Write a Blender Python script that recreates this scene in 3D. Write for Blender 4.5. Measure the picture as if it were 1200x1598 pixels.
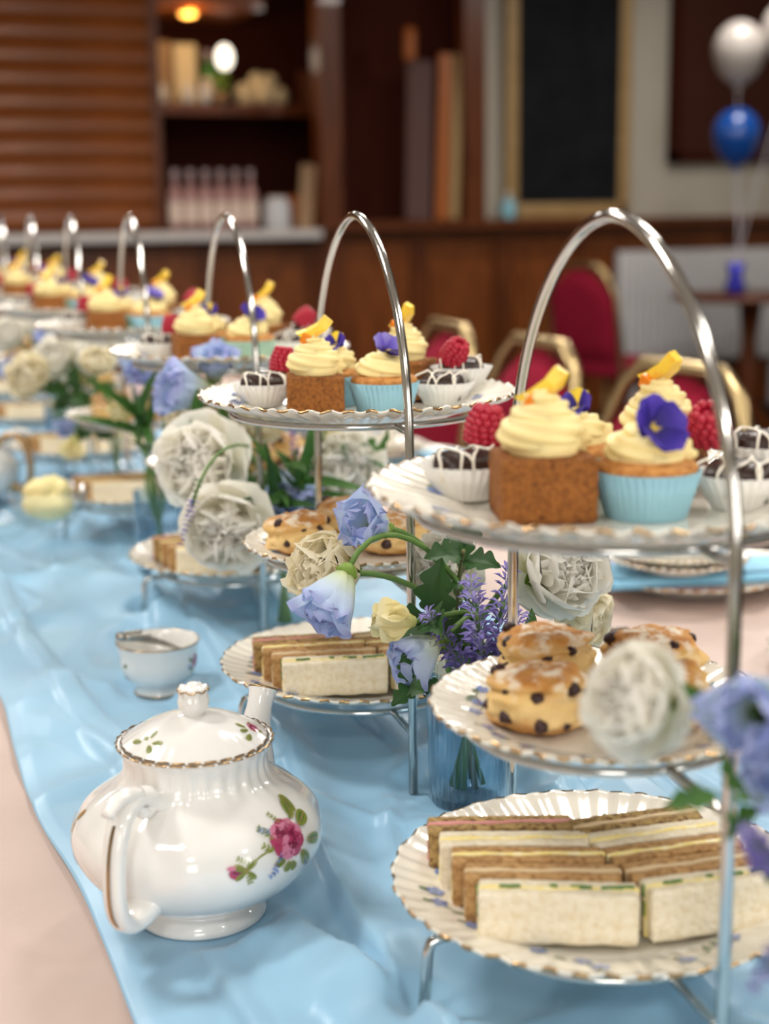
import bpy, math, random
import numpy as np
from mathutils import Vector, Matrix, noise as mnoise

for _o in list(bpy.data.objects): bpy.data.objects.remove(_o, do_unlink=True)
SC = bpy.context.scene; COL = SC.collection
PI = math.pi; TAU = 2*PI
TZ = 0.75                      # height of the table top
rng = np.random.RandomState(7); random.seed(7)

# ------------------------------------------------------------------ camera
CAM_F, CAM_PITCH, CAM_ROLL, CAM_YAW, CAM_H = 2316.1, 0.2016, 0.0127, 0.3685, TZ+0.464
def make_camera():
    cy, sy, cp, sp = math.cos(CAM_YAW), math.sin(CAM_YAW), math.cos(CAM_PITCH), math.sin(CAM_PITCH)
    fw = Vector((sy*cp, cy*cp, -sp)); rt = Vector((cy, -sy, 0)); up = rt.cross(fw)
    cr, sr = math.cos(CAM_ROLL), math.sin(CAM_ROLL)
    r2 = rt*cr-up*sr; u2 = r2.cross(fw)
    cd = bpy.data.cameras.new('camera'); cam = bpy.data.objects.new('camera', cd); COL.objects.link(cam)
    M = Matrix((r2, u2, -fw)).transposed().to_4x4(); M.translation = (0, 0, CAM_H); cam.matrix_world = M
    cd.sensor_fit = 'VERTICAL'; cd.sensor_height = 36.0; cd.lens = 36.0*CAM_F/1598.0
    cd.clip_start = .02; cd.clip_end = 60
    cd.dof.use_dof = True; cd.dof.focus_distance = 1.06; cd.dof.aperture_fstop = cd.lens/12.0
    SC.camera = cam
make_camera()
# ------------------------------------------------------------------ light
W = bpy.data.worlds.new('world'); SC.world = W; W.use_nodes = True
W.node_tree.nodes['Background'].inputs[0].default_value = (1, .96, .9, 1)
W.node_tree.nodes['Background'].inputs[1].default_value = .15
def area(name, loc, sx, sy, power, col=(1, .955, .89)):
    ld = bpy.data.lights.new(name, 'AREA'); ld.shape = 'RECTANGLE'; ld.size = sx; ld.size_y = sy
    ld.energy = power; ld.color = col
    o = bpy.data.objects.new(name, ld); COL.objects.link(o); o.location = loc; return o
for i, (x, y, p) in enumerate([(-.8, -1.7, 24), (1.7, -1.6, 24), (-.9, .1, 10), (1.8, .1, 14), (-.75, 1.7, 26), (1.45, 1.9, 22), (-.6, 3.9, 30), (1.6, 4.0, 30), (3.7, 1.2, 20), (3.8, 4.3, 26), (1.2, 5.9, 15), (4.4, 6.3, 15), (-1.6, 5.8, 13)]):
    area('ceiling_panel_light', (x, y, 2.78), .55, .32, p)
for i, x in enumerate((-1.1, 2.1)):   # front fill added behind the camera, at two made-up windows
    o = area('window_daylight', (x, -2.9, 1.65), 1.3, 1.3, 28, (1, .97, .93)); o.rotation_euler = (math.radians(-90), 0, 0); o.rotation_euler = (math.radians(90), 0, 0)
SC.view_settings.view_transform = 'Standard'; SC.view_settings.look = 'None'
SC.view_settings.exposure = 0.36; SC.view_settings.gamma = 1.0; SC.view_settings.use_curve_mapping = False
SC.cycles.use_denoising = True; SC.cycles.max_bounces = 10; SC.cycles.transmission_bounces = 8; SC.cycles.transparent_max_bounces = 12
SC.cycles.caustics_refractive = False; SC.cycles.caustics_reflective = False; SC.cycles.sample_clamp_indirect = 6

# ------------------------------------------------------------------ materials
def lin(h):
    if isinstance(h, str):
        h = [int(h[i:i+2], 16)/255 for i in (0, 2, 4)]
        return tuple(c/12.92 if c <= .04045 else ((c+.055)/1.055)**2.4 for c in h)+(1,)
    return tuple(h)+(1,)
def mat(name, col, rough=.5, metal=0, coat=0, trans=0, ior=1.45, sss=0, sheen=0, noise=None, bump=None, translucent=0, ramp=None, spec=.5, emit=None):
    """noise=(scale, colour2, lo, hi, stretch)  bump=(scale, strength, dist, kind)  ramp=[(pos,col)] along the UV length"""
    m = bpy.data.materials.new(name); m.use_nodes = True; nt = m.node_tree; N = nt.nodes; L = nt.links
    b = N['Principled BSDF']; b.inputs['Base Color'].default_value = lin(col); b.inputs['Roughness'].default_value = rough
    b.inputs['Metallic'].default_value = metal; b.inputs['Coat Weight'].default_value = coat; b.inputs['Coat Roughness'].default_value = .05
    b.inputs['Transmission Weight'].default_value = trans; b.inputs['IOR'].default_value = ior
    b.inputs['Specular IOR Level'].default_value = spec
    if sss: b.inputs['Subsurface Weight'].default_value = sss; b.inputs['Subsurface Radius'].default_value = (1, .8, .5); b.inputs['Subsurface Scale'].default_value = .004
    if sheen: b.inputs['Sheen Weight'].default_value = sheen
    if emit: b.inputs['Emission Color'].default_value = lin(emit[0]); b.inputs['Emission Strength'].default_value = emit[1]
    tc = N.new('ShaderNodeTexCoord'); colsock = None
    if ramp:
        sp = N.new('ShaderNodeSeparateXYZ'); L.new(tc.outputs['UV'], sp.inputs[0])
        r = N.new('ShaderNodeValToRGB'); e = r.color_ramp.elements
        e[0].position, e[0].color = ramp[0][0], lin(ramp[0][1]); e[1].position, e[1].color = ramp[-1][0], lin(ramp[-1][1])
        for p_, c_ in ramp[1:-1]:
            k = e.new(p_); k.color = lin(c_)
        L.new(sp.outputs[1], r.inputs[0]); colsock = r.outputs[0]; L.new(colsock, b.inputs['Base Color'])
    if noise:
        sc, c2, lo, hi, st = noise
        mp = N.new('ShaderNodeMapping'); mp.inputs['Scale'].default_value = st; L.new(tc.outputs['Object'], mp.inputs[0])
        n = N.new('ShaderNodeTexNoise'); n.inputs['Scale'].default_value = sc; n.inputs['Detail'].default_value = 5; L.new(mp.outputs[0], n.inputs[0])
        mr = N.new('ShaderNodeMapRange'); mr.inputs[1].default_value = lo; mr.inputs[2].default_value = hi; L.new(n.outputs[0], mr.inputs[0])
        mx = N.new('ShaderNodeMix'); mx.data_type = 'RGBA'; L.new(mr.outputs[0], mx.inputs[0])
        mx.inputs[7].default_value = lin(c2)
        if colsock: L.new(colsock, mx.inputs[6])
        else: mx.inputs[6].default_value = lin(col)
        colsock = mx.outputs[2]; L.new(colsock, b.inputs['Base Color'])
    if bump:
        sc, stg, dist, kind = bump
        n = N.new('ShaderNodeTexVoronoi' if kind == 'v' else 'ShaderNodeTexNoise'); n.inputs['Scale'].default_value = sc
        if kind != 'v': n.inputs['Detail'].default_value = 6
        L.new(tc.outputs['Object'], n.inputs[0])
        bp = N.new('ShaderNodeBump'); bp.inputs['Strength'].default_value = stg; bp.inputs['Distance'].default_value = dist
        L.new(n.outputs[0], bp.inputs['Height']); L.new(bp.outputs[0], b.inputs['Normal'])
    if translucent:
        t = N.new('ShaderNodeBsdfTranslucent'); t.inputs[0].default_value = lin(col)
        if colsock: L.new(colsock, t.inputs[0])
        ms = N.new('ShaderNodeMixShader'); ms.inputs[0].default_value = translucent
        L.new(b.outputs[0], ms.inputs[1]); L.new(t.outputs[0], ms.inputs[2]); L.new(ms.outputs[0], N['Material Output'].inputs[0])
    return m
O1 = (1, 1, 1)
MT = dict(
 china=mat('white_china', 'E9E8E5', .12, coat=.6), porcelain=mat('porcelain', 'EAE5D9', .14, coat=.5), gold=mat('gilt', 'B4946A', .25, 1), chrome=mat('chrome', 'D2D0CC', .13, 1),
 silver=mat('silver', 'A8A49C', .25, 1),
 satin=mat('blue_satin', '9AC4DF', .36, sheen=.2, noise=(5, '8CB9D8', .35, .7, (1, .5, 1)), bump=(900, .08, .0005, 'n')),
 napkin=mat('blue_napkin', '86C4E4', .5, sheen=.2), teal=mat('teal_napkin', '3C9DC0', .5, sheen=.2),
 cloth=mat('blush_cloth', 'C9B4AB', .42, sheen=.1, noise=(3.5, 'BDA79E', .3, .75, (1, .6, 1)), bump=(16, .45, .005, 'n')),
 tablewood=mat('table_board', '8C6B48', .6),
 carrot=mat('carrot_cake', '9C6026', .8, noise=(330, '6A3A12', .4, .72, O1), bump=(420, 1, .003, 'n')),
 sponge=mat('sponge', 'C98E4C', .75, noise=(240, 'A8692E', .4, .65, O1), bump=(300, .6, .002, 'n')),
 cream=mat('buttercream', 'F3DFA0', .5, sss=.25), 
 candied=mat('candied_orange', 'F8D24A', .3, sss=.2, noise=(70, 'F2A030', .55, .7, O1)), candied2=mat('candied_peel', 'EE8A24', .25, sss=.2),
 case_blue=mat('blue_paper', '9CCBDB', .7, translucent=.2), case_green=mat('green_paper', 'A9C9B4', .7, translucent=.2), case_white=mat('white_paper', 'F3F1EC', .7, translucent=.3),
 choc=mat('dark_chocolate', '2E1B16', .35), icing=mat('white_icing', 'F2EBDD', .4), raspberry=mat('raspberry', 'B01E38', .35, sss=.2),
 pansy_p=mat('pansy_purple', '3B2A9A', .6, translucent=.2, ramp=[(0, 'F2D03A'), (.14, '241668'), (.6, '3A2796'), (1, '5A45BE')]),
 pansy_l=mat('pansy_lilac', '8F7FD6', .6, translucent=.25, ramp=[(0, '3A2A8A'), (.35, '6B58C4'), (1, 'A096E4')]),
 pansy_d=mat('pansy_dark', '2C1250', .6, translucent=.15, ramp=[(0, 'F2D03A'), (.14, '230C40'), (1, '3C1C72')]),
 pansy_y=mat('pansy_yellow', 'F4CE2E', .6, translucent=.2, ramp=[(0, '4A2A10'), (.25, 'F4CE2E'), (1, 'F8DE50')]),
 white_bread=mat('white_bread', 'ECE2CC', .9, noise=(200, 'DDCDAC', .42, .72, O1), bump=(300, .8, .0022, 'n')),
 brown_bread=mat('brown_bread', 'C09866', .85, noise=(260, '93693A', .42, .68, O1), bump=(380, .8, .002, 'n')),
 seed_bread=mat('seeded_bread', 'B0935F', .85, noise=(260, '755732', .45, .62, O1), bump=(380, .8, .002, 'n')),
 egg=mat('egg_filling', 'F0DC8C', .55, noise=(120, 'F6EBC0', .45, .6, O1)), ham=mat('ham', 'CE8C88', .4), tuna=mat('pale_filling', 'D6BE98', .6), cress=mat('cress', '4F7A34', .5),
 stem=mat('stem', '5E7F3C', .55), stem_b=mat('stem_brown', '6A6A42', .6),
 leaf=mat('leaf', '4E7A34', .5, translucent=.25, noise=(25, '2F5A26', .4, .65, O1)), leaf_l=mat('leaf_light', '8AAA4A', .5, translucent=.3),
 leaf_d=mat('leaf_dark', '2F5426', .5, translucent=.15),
 pet_white=mat('petal_white', 'F8F5EA', .6, translucent=.42, ramp=[(0, 'E6E8B8'), (.3, 'F7F4E6'), (1, 'FCFAF4')]),
 pet_cream=mat('petal_cream', 'F6ECCC', .6, translucent=.42, ramp=[(0, 'DDDFA0'), (.35, 'F7EECF'), (1, 'FAF4E0')]),
 pet_blue=mat('petal_blue', 'D0E0F4', .6, translucent=.42, ramp=[(0, 'D6DE94'), (.28, 'E2ECDC'), (.55, 'DAE9F9'), (.8, 'CCDDF7'), (1, 'BEC5F2')]),
 pet_yel=mat('petal_yellow', 'EFE2A4', .6, translucent=.3, ramp=[(0, 'C8CC78'), (.4, 'F0E5AC'), (1, 'F4ECC4')]),
 lav=mat('lavender_floret', '6C5FB0', .6, translucent=.15, ramp=[(0, '8A98A0'), (.4, '9488C6'), (1, '7568B4')]), lav2=mat('lavender_deep', '5A44AC', .6), calyx=mat('calyx', '3F5A34', .6),

 p_rose=mat('print_rose', 'A83C62', .2, coat=.5), p_rose_l=mat('print_rose_light', 'CE7E9C', .2, coat=.5), p_rose_d=mat('print_rose_dark', '7A1F44', .2, coat=.5),
 p_green=mat('print_green', '7E8A32', .2, coat=.5), p_green_d=mat('print_green_dark', '55702E', .2, coat=.5), p_blue=mat('print_blue', '7C94D0', .2, coat=.5), p_blue_d=mat('print_blue_dark', '4A5EA4', .2, coat=.5), p_grey=mat('print_grey_green', '70866C', .2, coat=.5), p_gold=mat('print_ochre', 'B08C4A', .25, coat=.5),
 raisin=mat('raisin', '33191A', .45), curd=mat('clotted_cream', 'F5E4A6', .55, sss=.2, bump=(80, .6, .004, 'n')),
 velvet=mat('burgundy_fabric', '8E1630', .9, spec=.2, noise=(60, '7A1028', .4, .65, O1)), brass=mat('brass_frame', 'B09A70', .33, 1),
 wood=mat('dark_wood', '6E3814', .35, noise=(6, '4C2108', .35, .7, (6, 6, .6)), coat=.2), wood_h=mat('slat_wood', '8C4A16', .42, noise=(7, '64320A', .35, .7, (.5, 6, 6)), coat=.1),
 wood_l=mat('panel_wood', '86481A', .38, noise=(5, '622E0C', .35, .7, (6, 6, .6)), coat=.2), wood_d=mat('bar_interior', '3C150A', .8, spec=.15), tan=mat('light_oak', 'A98A5C', .5, noise=(8, '94764A', .4, .7, (1, 8, 8))),
 orange_w=mat('orange_wood', 'A85C22', .45), 
 plaster=mat('plaster', 'B9B2A4', .85, bump=(30, .15, .003, 'n')), ceil=mat('ceiling_paint', 'E6E0D4', .9), carpet=mat('dark_carpet', '241E1E', .95, noise=(60, '382A26', .4, .7, O1)),
 slate=mat('black_board', '151619', .85, spec=.15, noise=(6, '1E2023', .4, .75, O1)), picture=mat('brown_board', '46241A', .85, spec=.2), radiator=mat('radiator_paint', 'D8D6D8', .4),
 balloon_w=mat('pearl_balloon', 'B8B0AA', .22, sss=.1, coat=.3), balloon_b=mat('blue_balloon', '174C9E', .18, coat=.4), ribbon=mat('ribbon', 'C9C6D0', .4),
 bluefoil=mat('blue_foil', '3434B4', .3, .3), counter=mat('counter_top', 'CFC9C6', .35), lampglow=mat('lamp_glass', 'FFC060', .4, emit=('FFB050', 5.0)), copper=mat('copper', 'C8742C', .3, 1),
 pinkgin=mat('pink_bottle', 'D9A6A0', .12, trans=.35), bcap=mat('bottle_cap', 'B9A2A4', .4), blabel=mat('bottle_label', 'E4CDBE', .6), green=mat('green_bottle', '4E8A2E', .15, trans=.3), box_c=mat('cream_box', 'D8C49E', .7), box_b=mat('tan_box', '9A7A5A', .7), darkbox=mat('brown_box', '5A2C12', .6), pale=mat('pale_plastic', 'C9C9CC', .5), aqua=mat('aqua_plastic', '8CC4D4', .4), chrome_b=mat('bulb_white', 'FFFFFF', .4, emit=('FFF4E0', 2.0)), grey_w=mat('mauve_board', '5A3E3A', .7), blackp=mat('black_plastic', '151414', .4),
)

def thin_glass(name, tint, gl):
    """thin-walled glass: tinted see-through with a fresnel gloss"""
    m = bpy.data.materials.new(name); m.use_nodes = True; nt = m.node_tree; N = nt.nodes; L = nt.links; N.remove(N['Principled BSDF'])
    t = N.new('ShaderNodeBsdfTransparent'); t.inputs[0].default_value = lin(tint); g = N.new('ShaderNodeBsdfGlossy'); g.inputs['Roughness'].default_value = .04
    lw = N.new('ShaderNodeLayerWeight'); lw.inputs[0].default_value = .5; mx = N.new('ShaderNodeMixShader')
    pw = N.new('ShaderNodeMath'); pw.operation = 'POWER'; pw.inputs[1].default_value = 3; ma = N.new('ShaderNodeMath'); ma.operation = 'MULTIPLY_ADD'; ma.inputs[1].default_value = gl*2; ma.inputs[2].default_value = .04
    L.new(lw.outputs[1], pw.inputs[0]); L.new(pw.outputs[0], ma.inputs[0]); L.new(ma.outputs[0], mx.inputs[0]); L.new(t.outputs[0], mx.inputs[1]); L.new(g.outputs[0], mx.inputs[2]); L.new(mx.outputs[0], N['Material Output'].inputs[0]); return m
MT['glass'] = thin_glass('clear_glass', 'FBFDFD', .22); MT['bglass'] = thin_glass('blue_glass', 'EAF4FA', .4)

# ------------------------------------------------------------------ mesh helpers
class MB:
    def __init__(s): s.v = []; s.f = []; s.mi = []; s.uv = []; s.n = 0
    def add(s, V, F, mi=0, uv=None):
        V = np.asarray(V, float).reshape(-1, 3); o = s.n
        s.v.append(V); s.n += len(V)
        s.uv.append(np.zeros((len(V), 2)) if uv is None else np.asarray(uv, float).reshape(-1, 2))
        for k, f in enumerate(F):
            s.f.append(tuple(o+i for i in f)); s.mi.append(mi if np.isscalar(mi) else mi[k])
    def grid(s, P, cu=False, mi=0, flip=False):
        """P[nv][nu][3], cu closes the u direction"""
        P = np.asarray(P, float); nv, nu = P.shape[:2]; F = []
        for j in range(nv-1):
            for i in range(nu if cu else nu-1):
                a, b = j*nu+i, j*nu+(i+1) % nu; q = (a, b, b+nu, a+nu); F.append(q[::-1] if flip else q)
        U, V = np.meshgrid(np.linspace(0, 1, nu), np.linspace(0, 1, nv))
        s.add(P.reshape(-1, 3), F, mi, np.stack([U, V], -1))
        return s
    def lathe(s, prof, n=32, mod=None, mi=0, c=(0, 0, 0)):
        t = np.arange(n)/n*TAU; prof = np.asarray(prof, float)
        R = np.repeat(prof[:, :1], n, 1); Z = np.repeat(prof[:, 1:2], n, 1)
        if mod: R, Z = mod(R, Z, t[None, :])
        P = np.stack([R*np.cos(t)+c[0], R*np.sin(t)+c[1], Z+c[2]], -1)
        return s.grid(P, True, mi)
    def tube(s, path, r, n=8, mi=0, cap=True, sect=None, twist=0, flat=None):
        path = np.asarray(path, float); k = len(path); r = np.broadcast_to(np.asarray(r, float), (k,))
        T = np.gradient(path, axis=0); T /= np.linalg.norm(T, axis=1)[:, None]+1e-12
        a = np.array([0, 0, 1.]) if abs(T[0, 2]) < .9 else np.array([1., 0, 0])
        nrm = np.cross(T[0], a); nrm /= np.linalg.norm(nrm); P = []; t = np.arange(n)/n*TAU
        for i in range(k):
            nrm = nrm-T[i]*(nrm@T[i]); nrm /= np.linalg.norm(nrm)+1e-12; bn = np.cross(T[i], nrm)
            q = np.ones(n) if sect is None else sect(t)
            tt = t+twist*i
            fx, fy = (1, 1) if flat is None else flat
            P.append(path[i]+r[i]*q[:, None]*(fx*np.cos(tt)[:, None]*nrm+fy*np.sin(tt)[:, None]*bn))
        s.grid(np.array(P), True, mi)
        if cap:
            o = s.n
            s.add([path[0], path[-1]], [], mi)
            b0 = o-k*n; b1 = o-n
            for i in range(n):
                s.f.append((b0+(i+1) % n, b0+i, o)); s.mi.append(mi)
                s.f.append((b1+i, b1+(i+1) % n, o+1)); s.mi.append(mi)
        return s
    def box(s, c, d, rz=0, mi=0):
        x, y, z = np.array(d)/2; V = np.array([[sx*x, sy*y, sz*z] for sz in (-1, 1) for sy in (-1, 1) for sx in (-1, 1)])
        cs, sn = math.cos(rz), math.sin(rz); V = V@np.array([[cs, sn, 0], [-sn, cs, 0], [0, 0, 1]])+np.array(c)
        s.add(V, [(0, 2, 3, 1), (4, 5, 7, 6), (0, 1, 5, 4), (2, 6, 7, 3), (0, 4, 6, 2), (1, 3, 7, 5)], mi); return s
    def rbox(s, d, r=.003, seg=(6, 4, 4), nz=0, nf=200, mi=0, c=(0, 0, 0), seed=0):
        h = np.array(d)/2; V = []; F = []; key = {}
        def axis(k):
            hh = h[k]; inner = np.linspace(-(hh-r), hh-r, seg[k]+1); return np.concatenate([[-hh, -hh+r*.3], inner, [hh-r*.3, hh]])
        A = [axis(k) for k in range(3)]
        def idx(p):
            kk = tuple(np.round(p, 6))
            if kk not in key: key[kk] = len(V); V.append(p)
            return key[kk]
        for ax in range(3):
            a, b = [(1, 2), (2, 0), (0, 1)][ax]
            for sg in (-1, 1):
                for i in range(len(A[a])-1):
                    for j in range(len(A[b])-1):
                        q = []
                        for (ii, jj) in ((i, j), (i+1, j), (i+1, j+1), (i, j+1)):
                            p = np.zeros(3); p[ax] = sg*h[ax]; p[a] = A[a][ii]; p[b] = A[b][jj]; q.append(idx(p))
                        F.append(q if sg > 0 else q[::-1])
        V = np.array(V); Q = np.clip(V, -(h-r), h-r); D = V-Q; L = np.linalg.norm(D, axis=1)[:, None]
        V = np.where(L > 1e-9, Q+D/np.maximum(L, 1e-9)*r, V)
        if nz:
            V = np.array([v+np.array(mnoise.noise_vector(Vector(v*nf+seed*7.3)))*nz for v in V])
        s.add(V+np.array(c), F, mi); return s
    def ball(s, c, r, n=12, m=8, mi=0, nz=0, nf=100, seed=0, sc=(1, 1, 1)):
        th = np.linspace(0.001, PI-.001, m+1); t = np.arange(n)/n*TAU
        P = np.stack([np.sin(th)[:, None]*np.cos(t), np.sin(th)[:, None]*np.sin(t), -np.cos(th)[:, None]*np.ones(n)], -1)*r*np.array(sc)
        if nz:
            for j in range(m+1):
                for i in range(n):
                    P[j, i] *= 1+nz*mnoise.noise(Vector(P[j, i]*nf+np.array([seed*3.1, 0, 0])))
        s.grid(P+np.array(c), True, mi); return s
    def mesh(s, name, mats, smooth=True, thick=0):
        me = bpy.data.meshes.new(name); V = np.concatenate(s.v) if s.v else np.zeros((0, 3))
        me.from_pydata(V.tolist(), [], s.f)
        for m in (mats if isinstance(mats, (list, tuple)) else [mats]): me.materials.append(m)
        me.polygons.foreach_set('material_index', s.mi)
        me.polygons.foreach_set('use_smooth', [smooth]*len(s.f))
        uv = np.concatenate(s.uv); ul = me.uv_layers.new(name='UVMap'); li = np.zeros(len(me.loops), int); me.loops.foreach_get('vertex_index', li)
        ul.data.foreach_set('uv', uv[li].ravel()); me.update(); return me
def add(name, me, parent=None, loc=None, rot=None, sc=None, M=None):
    if isinstance(me, MB): raise TypeError
    o = bpy.data.objects.new(name, me); COL.objects.link(o)
    if parent: o.parent = parent
    if M is not None: o.matrix_basis = M
    if loc is not None: o.location = loc
    if rot is not None: o.rotation_euler = rot
    if sc is not None: o.scale = sc if hasattr(sc, '__len__') else (sc,)*3
    return o
def tag(o, label, cat, group=None, kind=None):
    o['label'] = label; o['category'] = cat
    if group: o['group'] = group
    if kind: o['kind'] = kind
    return o
def thing(name, label, cat, loc=(0, 0, 0), rz=0, group=None, rot=None):
    o = bpy.data.objects.new(name, None); o.empty_display_size = .02; COL.objects.link(o)
    o.location = loc; o.rotation_euler = rot if rot is not None else (0, 0, rz)
    return tag(o, label, cat, group)
def struct(name, me): o = add(name, me); o['kind'] = 'structure'; return o
def kids(o): return [c for c in bpy.data.objects if c.parent == o]
def boxm(name, c, d, m, rz=0, smooth=False): return MB().box(c, d, rz).mesh(name, m, smooth)
def bez(p0, p1, p2, p3, n=12):
    t = np.linspace(0, 1, n)[:, None]; p0, p1, p2, p3 = map(np.asarray, (p0, p1, p2, p3))
    return (1-t)**3*p0+3*(1-t)**2*t*p1+3*(1-t)*t*t*p2+t**3*p3
def align(n, spin=0):
    q = Vector((0, 0, 1)).rotation_difference(Vector(n).normalized()).to_matrix().to_4x4()
    return q@Matrix.Rotation(spin, 4, 'Z')
ORD = ['nearest', 'second', 'third', 'fourth', 'fifth', 'sixth', 'farthest']
# ------------------------------------------------------------------ the room
X0, X1, Y0, YW, ZC = -3.0, 7.4, -3.0, 7.8, 2.85
struct('floor', boxm('floor', ((X0+X1)/2, (Y0+9.4)/2, -.05), (X1-X0+.2, 9.4-Y0, .1), MT['carpet']))
struct('ceiling', boxm('ceiling', ((X0+X1)/2, (Y0+9.4)/2, ZC+.05), (X1-X0+.2, 9.4-Y0, .1), MT['ceil']))
struct('wall_left', boxm('wall_left', (X0-.05, (Y0+9.4)/2, ZC/2), (.1, 9.4-Y0, ZC), MT['plaster']))
struct('wall_right', boxm('wall_right', (X1+.05, (Y0+9.4)/2, ZC/2), (.1, 9.4-Y0, ZC), MT['plaster']))
struct('wall_front', boxm('wall_front', ((X0+X1)/2, Y0-.05, ZC/2), (X1-X0+.2, .1, ZC), MT['plaster']))
for i, x in enumerate((-1.1, 2.1)):  # unseen window frames, invented to go with the added front fill
    m = MB()
    for a, b in (((x-.7, .02), (.08, 1.5)), ((x+.7, .02), (.08, 1.5)), ((x, .02), (.05, 1.4))): m.box((a[0], Y0+.03, 1.65), (b[0], .06, b[1]))
    for z in (.93, 2.37): m.box((x, Y0+.03, z), (1.48, .06, .08))
    struct(f'window_{i+1}', m.mesh('window_frame', MT['radiator'], False))
struct('wall_back', boxm('wall_back', ((3.6+X1)/2, YW+.1, ZC/2), (X1-3.6, .2, ZC), MT['plaster']))
struct('wall_bar', boxm('wall_bar', ((X0+3.6)/2, 9.05, ZC/2), (3.6-X0, .1, ZC), MT['wood_d']))
struct('wall_niche', boxm('wall_niche', (3.65, 8.5, ZC/2), (.1, 1.0, ZC), MT['wood_d']))
# dado panelling below the ledge, each framed panel a piece of it
d = struct('wall_dado', boxm('wall_dado', ((2.62+X1)/2, YW-.02, .53), (X1-2.62, .04, 1.06), MT['wood_l']))
for i in range(9):
    xc = 2.95+i*.52
    m = MB().box((xc, YW-.048, .52), (.38, .016, .72)); m.box((xc, YW-.062, .52), (.30, .014, .64)); add('panel', m.mesh('panel', MT['wood_l'], False), d)
    m = MB().box((xc+.26, YW-.055, .53), (.085, .03, 1.06)); add('pilaster', m.mesh('pilaster', MT['wood'], False), d)
m = MB().box(((2.62+X1)/2, YW-.09, 1.125), (X1-2.62, .2, .045)); m.box(((2.62+X1)/2, YW-.05, 1.08), (X1-2.62, .1, .05))
struct('trim_1', m.mesh('trim', MT['wood'], False))
struct('trim_2', boxm('trim', (3.55, YW-.02, 1.99), (.13, .12, 1.72), MT['wood']))       # door post beside the board wall
struct('trim_3', boxm('trim', (2.70, YW-.02, 1.43), (.12, .14, 2.86), MT['wood']))       # end post of the bar
# bar front and counter
BARO = thing('bar_counter', 'dark panelled wooden bar with a pale grey counter top', 'counter')
bf = add('front_panelling', boxm('front_panelling', ((X0+2.64)/2, YW+.02, .52), (2.60-X0, .08, 1.03), MT['wood_l']), BARO)
for i in range(7):
    xc = 2.3-i*.62
    m = MB().box((xc, YW-.03, .53), (.46, .02, .76)); m.box((xc, YW-.045, .53), (.38, .015, .66)); add('panel', m.mesh('panel', MT['wood_l'], False), bf)
    m = MB().box((xc+.31, YW-.035, .52), (.07, .03, 1.03)); add('pilaster', m.mesh('pilaster', MT['wood'], False), bf)
m = MB().rbox((2.58-X0, .6, .05), .012, (3, 3, 1), c=((2.62+X0)/2, YW+.08, 1.085)); add('counter_top', m.mesh('counter_top', MT['counter']), BARO)
# roller shutter of horizontal slats
sh = thing('bar_shutter', 'closed brown wooden bar shutter of horizontal slats', 'shutter', (0, YW+.12, 1.12))
sl = MB(); a = np.linspace(-1, 1, 7)
P = np.array([[[x, -.022*(1-t*t)-.004, t*.058] for x in (X0+.02, 1.775)] for t in a]); sl.grid(P); P2 = P.copy(); P2[..., 1] = .01; sl.grid(P2, flip=True); slm = sl.mesh('slat', MT['wood_h'])
for i in range(15): add('slat', slm, sh, (0, 0, .06+i*.116))
add('side_rail', boxm('side_rail', (1.80, 0, .86), (.045, .06, 1.74), MT['wood']), sh)
# bar back: shelf, canopy with warm downlight
tag(add('bar_shelf', boxm('bar_shelf', (2.65, 8.72, 1.78), (1.66, .5, .06), MT['wood'])), 'dark wooden shelf across the back of the bar', 'shelf')
tag(add('back_bar_cabinet', MB().box((2.65, 8.74, .6), (1.66, .46, 1.0)).box((2.65, 8.72, 1.11), (1.7, .52, .04)).mesh('back_bar_cabinet', MT['wood_d'], False)), 'dark cabinet behind the bar below the shelf', 'cabinet')
tag(add('bar_canopy', MB().box((2.1, 8.45, 2.36), (.72, .7, .16)).mesh('bar_canopy', MT['wood_l'], False)), 'wooden canopy over the bar holding a warm downlight', 'canopy')
dl = thing('downlight', 'small round copper downlight glowing warm under the bar canopy', 'lamp', (2.07, 8.22, 2.28))
add('rim', MB().lathe([(.05, 0), (.085, 0), (.09, -.02), (.05, -.02), (.05, 0)], 24).mesh('rim', MT['copper']), dl)
add('bulb', MB().ball((0, 0, -.012), .048, 16, 10, sc=(1, 1, .5)).mesh('bulb', MT['lampglow']), dl)
ld = bpy.data.lights.new('downlight_beam', 'POINT'); ld.energy = 5; ld.color = (1, .66, .32); ld.shadow_soft_size = .05
lo = bpy.data.objects.new('downlight_beam', ld); COL.objects.link(lo); lo.location = (2.07, 8.1, 2.2)
# things on the bar
def bottle_mesh(h=.31, r=.036, body='pinkgin'):
    m = MB(); m.lathe([(0, 0), (r, 0), (r, h*.58), (r*.8, h*.66), (r*.36, h*.74), (r*.34, h*.9), (0, h*.9)], 16)
    b = m.mesh('bottle_glass', MT[body])
    c = MB().lathe([(0, h*.84), (r*.42, h*.84), (r*.42, h), (0, h)], 12).mesh('cap', MT['bcap'])
    l = MB().lathe([(r*1.02, h*.14), (r*1.02, h*.48)], 16).mesh('label', MT['blabel']); return b, c, l
bm = bottle_mesh(.315); gm = bottle_mesh(.3, .04, 'green')
def bottle(loc, label, ms, group=None):
    t = thing('bottle', label, 'bottle', loc, 0, group)
    add('bottle_glass', ms[0], t); add('cap', ms[1], t); add('paper_label', ms[2], t); return t
for r_ in range(2):
    for i in range(6): bottle((1.86+i*.082+r_*.03, YW+.0+r_*.1, 1.111), f'pink bottle, {("first", "second", "third", "fourth", "fifth", "sixth")[i]} from the left in the {("front", "rear")[r_]} row on the bar counter', bm, 'pink bottles in rows on the bar counter')
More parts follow.
